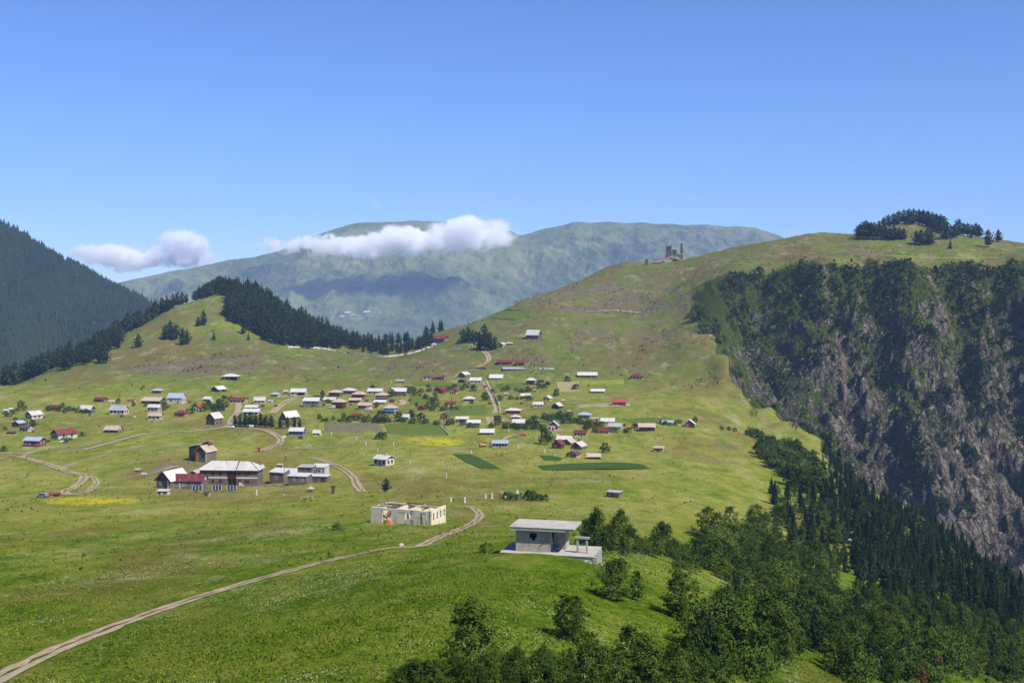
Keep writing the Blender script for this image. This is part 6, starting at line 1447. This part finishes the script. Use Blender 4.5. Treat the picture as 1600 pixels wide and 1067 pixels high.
# graveyard
def stone(px, py, w, h, lab, kind):
    q = at(px, py); k = q.y/F; W_, Hh = w*k/2, h*k; b = MB()
    b.box(-W_*1.3, W_*1.3, -.35, .35, -.4, .18); b.hull([(-W_,-.12,.18),(W_,-.12,.18),(W_,.12,.18),(-W_,.12,.18)], [(-W_*.85,-.1,Hh*.85),(W_*.85,-.1,Hh*.85),(W_*.85,.1,Hh*.85),(-W_*.85,.1,Hh*.85)])
    b.hull([(-W_*.85,-.1,Hh*.85),(W_*.85,-.1,Hh*.85),(W_*.85,.1,Hh*.85),(-W_*.85,.1,Hh*.85)], [(-W_*.35,-.1,Hh),(W_*.35,-.1,Hh),(W_*.35,.1,Hh),(-W_*.35,.1,Hh)])
    tag(b.build('gravestone', M_post, None, q), lab, 'gravestone', 'gravestones and posts by the graveyard')
for a in ((705,783,2.4,7,'pale short post farthest from the graveyard bushes'),(726.5,785,2.6,9,'pale tapered post on the grass near the track bend'),(759,778,2.4,7,'pale stone post before the tangle of light bushes'),(769,779,2.6,10,'tallest pale stone of the graveyard, left of its bushes'),(790,782,2.6,8,'pale gravestone on a heap in front of the dark bushes'),(801,781,4.5,7,'broad grey-pink gravestone in front of the dark bushes'),(810.5,781,2.6,5,'small bright gravestone at the foot of the dark bushes'),(808.5,771,3.4,6,'white memorial stone rising behind the dark bushes')):
    stone(*a, 'x')
# white wall along the edge of the conifer wood
def wall_line(nm, pix, h, th, mat, lab, cat):
    pts = resample([tuple(at(x, y).xy)+(0,) for x, y in smooth_px(pix, 4)], 3.0); b = MB()
    t = None
    for i in range(len(pts)-1):
        a, c = pts[i], pts[i+1]
        if random.random() < .06: continue
        za, zc = hz(a.x, a.y), hz(c.x, c.y); hh = h*random.uniform(.7, 1.1)
        d = (c-a).normalized(); n_ = Vector((-d.y, d.x, 0))*th/2; c = c-d*.02
        b.hull([(a.x-n_.x,a.y-n_.y,za-.4),(c.x-n_.x,c.y-n_.y,zc-.4),(c.x+n_.x,c.y+n_.y,zc-.4),(a.x+n_.x,a.y+n_.y,za-.4)], [(a.x-n_.x,a.y-n_.y,za+hh),(c.x-n_.x,c.y-n_.y,zc+hh),(c.x+n_.x,c.y+n_.y,zc+hh),(a.x+n_.x,a.y+n_.y,za+hh)])
    return tag(b.build(nm, mat), lab, cat)
wall_line('boundary_wall', [(450,543),(478,543),(505,545),(520,548),(545,553),(575,557),(600,558),(630,555),(655,549),(672,543)], 1.25, .5, M_post, 'pale low wall curving along the foot of the conifer wood', 'wall')
wall_line('dry_stone_wall', [(731,577),(745,576),(760,577)], 1.5, .8, WM['s'], 'broken grey stone wall at the bend of the upper lane', 'wall')
wall_line('dry_stone_wall', [(836,576),(850,577),(866,577)], 1.5, .9, M_conc, 'row of pale foundation stones beside the very long grey roof', 'wall')
wall_line('garden_wall', [(766,600),(772,617),(778,632),(780,645)], 1.0, .5, WM['s'], 'dark wall along one side of the straight village lane', 'wall')
wall_line('plank_fence', [(686,665),(694,673),(701,680)], 1.0, .2, M_post, 'pale fence slanting across the green field', 'fence')
wall_line('scree_strip', [(228,744),(250,733),(275,724),(300,722)], .35, 3.0, WM['s'], 'grey strip of dumped slate on the bank above the maroon building', 'wall')
def fence(pix, step, h, lab, mat=M_timber):
    pts = [at(x, y) for x, y in smooth_px(pix, 6)]; fl = resample([(q.x, q.y, 0) for q in pts], step)
    k0 = 0; t = tag(empty('wire_fence', (fl[0].x, fl[0].y, hz(fl[0].x, fl[0].y))), lab, 'fence'); o = Vector(t.location); pm = MB().tube([(0,0,-.4),(0,0,h)], [.08,.07], 5).mesh('post', mat); wires = MB()
    Pp = [Vector((q.x, q.y, hz(q.x, q.y)))-o for q in fl]
    for q in Pp: link('post', pm, t, q)
    for zz in (.45, .9):
        for a, c in zip(Pp[:-1], Pp[1:]): wires.beam((a.x,a.y,a.z+h*zz), (c.x,c.y,c.z+h*zz), .025)
    wires.build('wire', M_steel, t)
fence([(122,773),(150,765),(175,757),(205,749),(235,743)], 3.2, 1.6, 'post and wire fence running from the track bend to the maroon building')
fence([(318,776),(350,777),(385,777),(420,774)], 3.0, 1.3, 'dark post fence below the solar panels and the hostel')
fence([(690,783),(715,780),(745,776),(762,774)], 5.0, 1.1, 'thin wire fence leading to the graveyard')
for pix, st, lab in (([(640,613),(700,609),(752,605)], 5, 'garden fence above the dark red chalet and its bushes'), ([(778,613),(830,609),(898,609)], 5, 'garden fence below the house with pointed white roof'), ([(502,677),(560,679),(605,681),(690,683)], 5, 'long fence under the crop field at the village foot'), ([(688,663),(725,666),(762,664)], 5, 'fence in front of the two long white roofs'), ([(972,594),(985,606),(1000,630),(1012,644)], 6, 'fence running down the open slope past the bright red house'), ([(800,690),(830,690),(862,692)], 4, 'fence beside the tall dark village tree'), ([(244,661),(290,663),(330,668)], 5, 'fence below the tan-roofed white house and the small orange house'), ([(60,704),(110,699),(160,692)], 5, 'fence between the dirt tracks below the large dark red house')):
    fence(pix, st, 1.3, lab)
# solar panels
def solar(px, py, w, lab):
    p = at(px, py); k = p.y/F; t = tag(empty('solar_panel', p, R(12)), lab, 'solar panel', 'solar panels before the hostel'); s = w*k*.5; tilt = .75
    m_c = plain('solar_cells', (.012,.016,.034), .45, .2, 1, False, .3)
    for i in range(3):
        x0 = -s+2*s*i/3+.04; x1 = -s+2*s*(i+1)/3-.04
        a = [(x0,-.8,.7),(x1,-.8,.7),(x1,.9,2.3),(x0,.9,2.3)]; MB().hull(a, [(v[0],v[1]-.03,v[2]+.05) for v in a]).build('panel', m_c, t)
    b = MB()
    for i in range(4): q = -s+2*s*i/3; b.beam((q,-.84,.72),(q,.9,2.36), .07)
    b.build('frame', M_white, t)
    MB().beam((-s*.7,-.6,-.3),(-s*.7,-.6,.85), .1).beam((s*.7,-.6,-.3),(s*.7,-.6,.85), .1).beam((-s*.7,.7,-.3),(-s*.7,.7,2.1), .1).beam((s*.7,.7,-.3),(s*.7,.7,2.1), .1).build('leg', M_steel, t)
    MB().box(-s*.5, 0, -.2, .2, -.2, .8).build('battery_box', M_white, t)
solar(308,769,15,'solar panel closest to the maroon building'); solar(339,768,14,'middle one of the three solar panels, with white box'); solar(362,768,14,'solar panel closest to the hostel stair')
# gazebo, shelter, goal, small shelters
def gazebo(px, py, w, h, lab, rc='T'):
    p = at(px, py); k = p.y/F; s = w*k/2; hh = h*k; t = tag(empty('gazebo', p, R(20)), lab, 'gazebo')
    for a in range(6): MB().tube([(s*.7*math.cos(a*1.047), s*.7*math.sin(a*1.047), -.3), (s*.7*math.cos(a*1.047), s*.7*math.sin(a*1.047), hh*.6)], .09, 5).build('post', M_pole, t)
    b = MB(); ring = [(s*math.cos(i*1.047), s*math.sin(i*1.047), hh*.58) for i in range(6)]
    for i in range(6): b.face([ring[i], ring[(i+1)%6], (0,0,hh)])
    b.face(ring[::-1]); b.build('roof', RM[rc], t)
    MB().tube([(0,0,-.2),(0,0,.8)], .12).box(-.7,.7,-.7,.7,.8,.88).build('table', M_timber, t)
gazebo(485,769,14,10,'small open gazebo with pale pointed roof on the lawn'); gazebo(410,732,8,7,'tiny pale gazebo on the bank between the hostel and the pinkish shed','W')
def goal(px, py, w, h):
    p = at(px, py); k = p.y/F; s = w*k/2; hh = h*k
    tag(MB().beam((-s,0,-.2),(-s,0,hh),.12).beam((s,0,-.2),(s,0,hh),.12).beam((-s-.06,0,hh),(s+.06,0,hh),.12).build('goal_frame', M_post, None, p), 'white football goal frame on the grass below the stone outbuildings', 'goal')
goal(480,781,19,5)
tag(MB().box(-.5,.5,-.2,.2,-.2,2.2).box(-.8,.8,-.3,.3,2.2,2.8).build('notice_board', M_brownj, None, at(520.5,771)), 'dark signpost standing at the edge of the lawn near the stone outbuildings', 'sign')
q = at(393, 668); k = q.y/F
t = tag(empty('notice_board', q, R(-6)), 'white notice board on legs before the dark grove', 'sign')
MB().box(-3.5*k, 3.5*k, -.05, .05, 1.2*k, 4.4*k).build('board', M_white, t); MB().box(-3*k,-2.6*k,.05,.15,-.3,4.2*k).box(2.6*k,3*k,.05,.15,-.3,4.2*k).build('leg', M_timber, t)
q = at(395.5, 668); 
# vehicles
def vehicle(px, py, wpx, lab, kind, col, yaw):
    p = at(px, py); k = p.y/F; L = max(3.8, min(6.0, wpx*k)); t = tag(empty({'car':'parked_car','van':'parked_van','digger':'excavator'}[kind], p, R(yaw)), lab, kind if kind != 'digger' else 'excavator')
    m = plain('car_paint_%s' % (col,), col, .35, .06, 1, False, .5); tyre = plain('tyre_rubber', (.02,.02,.02), .9, .1)
    h = {'car': 1.5, 'van': 2.1, 'digger': 1.6}[kind]; x = L/2
    if kind == 'digger':
        MB().box(-1.6,1.6,-1.2,-.7,.0,.75).box(-1.6,1.6,.7,1.2,.0,.75).build('track_unit', tyre, t); MB().box(-1.5,1.3,-1.1,1.1,.8,1.8).build('body', m, t); cb = MB().box(.1,1.3,-1.05,.1,1.8,3.0).build('cab', m, t); MB().box(.25,1.34,-1.08,-.02,2.0,2.8).build('cab_window', M_glass, cb)
        MB().beam((1.2,.5,1.6),(3.2,.5,3.6),.4).beam((3.2,.5,3.6),(4.2,.5,1.6),.32).build('boom', m, t); MB().hull([(3.8,.1,.8),(4.6,.1,.8),(4.6,.9,.8),(3.8,.9,.8)], [(4.0,.1,1.6),(4.5,.1,1.6),(4.5,.9,1.6),(4.0,.9,1.6)]).build('bucket', M_steel, t); return
    b = MB(); n_ = .5
    prof = [(-x,.45),(-x,.85),(-x*.62,.95),(-x*.35,h),(x*.55,h),(x*.8,.95),(x,.9),(x,.45)] if kind == 'car' else [(-x,.45),(-x,1.1),(-x*.86,1.25),(-x*.68,h),(x*.97,h),(x,h-.15),(x,.45)]
    b.hull([(q[0],-.85,q[1]) for q in prof], [(q[0],.85,q[1]) for q in prof]); b.build('body', m, t)
    gl = MB()
    for sg in (-1, 1): gl.box(-x*.42 if kind == 'car' else -x*.7, x*.6 if kind == 'car' else x*.2, sg*.86-.012, sg*.86+.012, h*.66, h*.92)
    gl.build('side_window', M_glass, t)
    for sx in (-.6, .62):
        for sg in (-1, 1): MB().tube([(sx*x, sg*.9-.1, .33), (sx*x, sg*.9+.1, .33)], .33, 10).build('wheel', tyre, t)
vehicle(361,669,9,'white car parked on the track beside the dark grove','car',(.65,.65,.66),-8)
vehicle(519,638,10,'white van parked before the two-storey house with pinkish roof','van',(.62,.63,.62),-10)
vehicle(576,641,10,'white van parked beside the orange-red timber house','van',(.66,.66,.66),-8)
vehicle(754,698,8,'yellow excavator parked beside the lilac bungalow','digger',(.55,.30,.03),20)
vehicle(818,681,7,'orange tractor-like machine on the track near the utility pole','car',(.55,.16,.03),-10)
vehicle(66,777,8,'grey-blue car parked at the tip of the yellow flower strip','car',(.16,.19,.24),-5)
vehicle(779,657,9,'dark car parked at the foot of the straight lane','car',(.04,.04,.05),-35)
# cattle by the fence
def cow(px, py, col, lab, yaw):
    p = at(px, py); t = tag(empty('cow', p, R(yaw)), lab, 'cow')
    m = plain('cow_hide_%s' % (col,), col, .8, .4, 2)
    vs = [(0,0,1.05),(.55,0,1.10),(.95,0,1.22),(1.3,0,1.42),(1.6,0,1.25),(1.78,0,1.12),(-.55,0,1.08),(-.85,0,1.05),(-.95,0,.75),(-.97,0,.5),
          (.6,.24,.95),(.62,.24,.5),(.6,.24,.03),(.6,-.24,.95),(.64,-.24,.5),(.62,-.24,.03),(-.68,.24,.95),(-.78,.24,.52),(-.7,.24,.03),(-.68,-.24,.95),(-.74,-.24,.52),(-.66,-.24,.03),(1.36,.2,1.52),(1.36,-.2,1.52)]
    es = [(0,1),(1,2),(2,3),(3,4),(4,5),(0,6),(6,7),(7,8),(8,9),(1,10),(10,11),(11,12),(1,13),(13,14),(14,15),(6,16),(16,17),(17,18),(6,19),(19,20),(20,21),(3,22),(3,23)]
    rs = [.36,.36,.27,.17,.14,.10,.35,.22,.03,.03]+[.14,.08,.06,.14,.08,.06,.16,.09,.06,.16,.09,.06]+[.05,.05]
    me = bpy.data.meshes.new('body'); me.from_pydata(vs, es, []); o = link('body', me, t)
    sk = o.modifiers.new('skin', 'SKIN')
    for i, r in enumerate(rs): me.skin_vertices[0].data[i].radius = (r, r)
    me.skin_vertices[0].data[0].use_root = True
    sb = o.modifiers.new('sub', 'SUBSURF'); sb.levels = 1; sb.render_levels = 1; me.materials.append(m)
cow(216,740,(.05,.04,.035),'dark cow grazing by the wire fence, farther from the buildings',200); cow(226,744,(.55,.52,.47),'pale cow grazing by the wire fence, nearer the maroon building',190)
cow(95,693,(.6,.58,.54),'white cow resting on the grass near the large dark red house',10); cow(213.5,737,(.5,.47,.42),'light cow behind the dark cow by the wire fence',20)
# pale boulders
for px, py, s, lab in ((210,652,.9,'white boulder in the meadow below the pale blue roofed house'),(742,692,.5,'white stone on the dark green crop strip'),(627,853,.5,'white stone at the edge of the near dirt track'),(690,817,.6,'pale stone in the grass beside the ruin'),(1333,838,2.2,'pale rock outcrop jutting from the wooded slope'),(1327,848,1.6,'lower lump of the pale rock outcrop among the spruces'),(287,560,.7,'pale boulder on the eroded bank of the grassy hill'),(1170,625,.8,'pale boulder on the grass near the gorge edge')):
    q = at(px, py); g = np.random.default_rng(int(px)); V = []
    b = MB(); n_ = 9; rings = []
    for j, (zz, rr) in enumerate(((-.4,.8),(.15,1.0),(.6,.8),(.95,.35))):
        rings.append([(math.cos(i*6.283/n_)*rr*s*(.8+.4*g.random()), math.sin(i*6.283/n_)*rr*s*(.7+.4*g.random()), zz*s*(.85+.3*g.random())) for i in range(n_)])
    b.v = [v for r_ in rings for v in r_]
    b.f = [(j*n_+i, j*n_+(i+1)%n_, (j+1)*n_+(i+1)%n_, (j+1)*n_+i) for j in range(3) for i in range(n_)]+[tuple(3*n_+i for i in range(n_))]
    tag(b.build('boulder', plain('pale_boulder', (.42,.38,.34), .95, .35, .6), None, q), lab, 'boulder')

# ------------------------------------------------------------------ clouds round the far summit: bodies of vapour
def cloud(px, py, w, h, Y, dens, lab, seed, scale=1.0, body=.62, soft=.30):
    k = Y/F; rx, rz = w*k/2, h*k/2; ry = min(rx, rz*2.6)
    m = bpy.data.materials.new('cloud_vapour'); m.use_nodes = True; nt = m.node_tree; nt.nodes.clear()
    tc = node(nt, 'ShaderNodeTexCoord').outputs['Object']
    ln = node(nt, 'ShaderNodeVectorMath', operation='LENGTH'); nt.links.new(tc, ln.inputs[0])
    mp = node(nt, 'ShaderNodeMapping'); mp.inputs['Scale'].default_value = (rx/rz*1.1*scale, 1.4*scale, 1.2*scale); mp.inputs['Location'].default_value = (seed, seed*1.7, seed*.3); nt.links.new(tc, mp.inputs[0])
    n_ = noise_node(nt, mp.outputs[0], 1.0, 6, .62, .2)
    sz = node(nt, 'ShaderNodeSeparateXYZ'); nt.links.new(tc, sz.inputs[0])
    n_ = mth(nt, 'ADD', mth(nt, 'MULTIPLY', noise_node(nt, mp.outputs[0], 0.9, 3, .5), .75), mth(nt, 'MULTIPLY', noise_node(nt, mp.outputs[0], 2.6, 7, .68, .4), .45))
    f = mth(nt, 'SUBTRACT', mth(nt, 'ADD', mth(nt, 'MULTIPLY', mth(nt, 'SUBTRACT', n_, .6), 2.4), body), mth(nt, 'MULTIPLY', ln.outputs['Value'], .85))
    d = mth(nt, 'MULTIPLY', smth(nt, f, 0.0, soft), dens)
    edge = mth(nt, 'SUBTRACT', 1.0, smth(nt, ln.outputs['Value'], .7, .98)); d = mth(nt, 'MULTIPLY', d, edge)
    pv = node(nt, 'ShaderNodeVolumePrincipled'); pv.inputs['Color'].default_value = (1,1,1,1); nt.links.new(d, pv.inputs['Density'])
    pv.inputs['Emission Strength'].default_value = 0.0
    pv.inputs['Anisotropy'].default_value = 0.0
    out = node(nt, 'ShaderNodeOutputMaterial'); nt.links.new(pv.outputs[0], out.inputs['Volume'])
    b = MB(); nu, nv = 24, 12; b.v = [(0,0,-1)]+[(math.cos(6.283*i/nu)*math.cos(a), math.sin(6.283*i/nu)*math.cos(a), math.sin(a)) for a in np.linspace(-1.35, 1.35, nv) for i in range(nu)]+[(0,0,1)]
    last = len(b.v)-1
    b.f = [(0, 1+(i+1)%nu, 1+i) for i in range(nu)]+[(1+j*nu+i, 1+j*nu+(i+1)%nu, 1+(j+1)*nu+(i+1)%nu, 1+(j+1)*nu+i) for j in range(nv-1) for i in range(nu)]+[(last, 1+(nv-1)*nu+i, 1+(nv-1)*nu+(i+1)%nu) for i in range(nu)]
    o = b.build('cloud', m, None, ((px-CX)*k, Y, (HY-py)*k)); o.scale = (rx, ry, rz)
    return tag(o, lab, 'cloud', None, 'stuff')
cloud(572,384,470,50,9300,.016,'long white bank of cloud lying across the far summit',3.1)
cloud(737,365,165,72,9250,.015,'rounded white puff of cloud at the end of the bank on the far summit',7.7,scale=1.1,body=.72,soft=.4)
cloud(655,374,260,56,9350,.013,'middle of the white cloud bank over the far summit',1.3)
cloud(285,392,130,80,14500,.011,'white heap of cloud over the shoulder between the two mountains',12.4,scale=.9)
cloud(185,402,220,58,14600,.009,'thin white cloud trailing behind the wooded mountain',21.9)
cloud(586,322,34,34,9600,.0035,'small faint wisp of cloud above the far summit',5.2,body=.5,soft=.6)
SC.cycles.volume_step_rate = 1.0
# ------------------------------------------------------------------ air
def haze_box():
    m = bpy.data.materials.new('thin_blue_air'); m.use_nodes = True; nt = m.node_tree; nt.nodes.clear()
    pv = node(nt, 'ShaderNodeVolumePrincipled'); pv.inputs['Color'].default_value = (0.40, 0.59, 1.0, 1); pv.inputs['Density'].default_value = HAZE_DENSITY
    out = node(nt, 'ShaderNodeOutputMaterial'); nt.links.new(pv.outputs[0], out.inputs['Volume'])
    x = 5000
    o = MB().box(-x, x, -30, 7300, -620, 560).build('haze', m)
    return tag(o, kind='stuff')
haze_box()
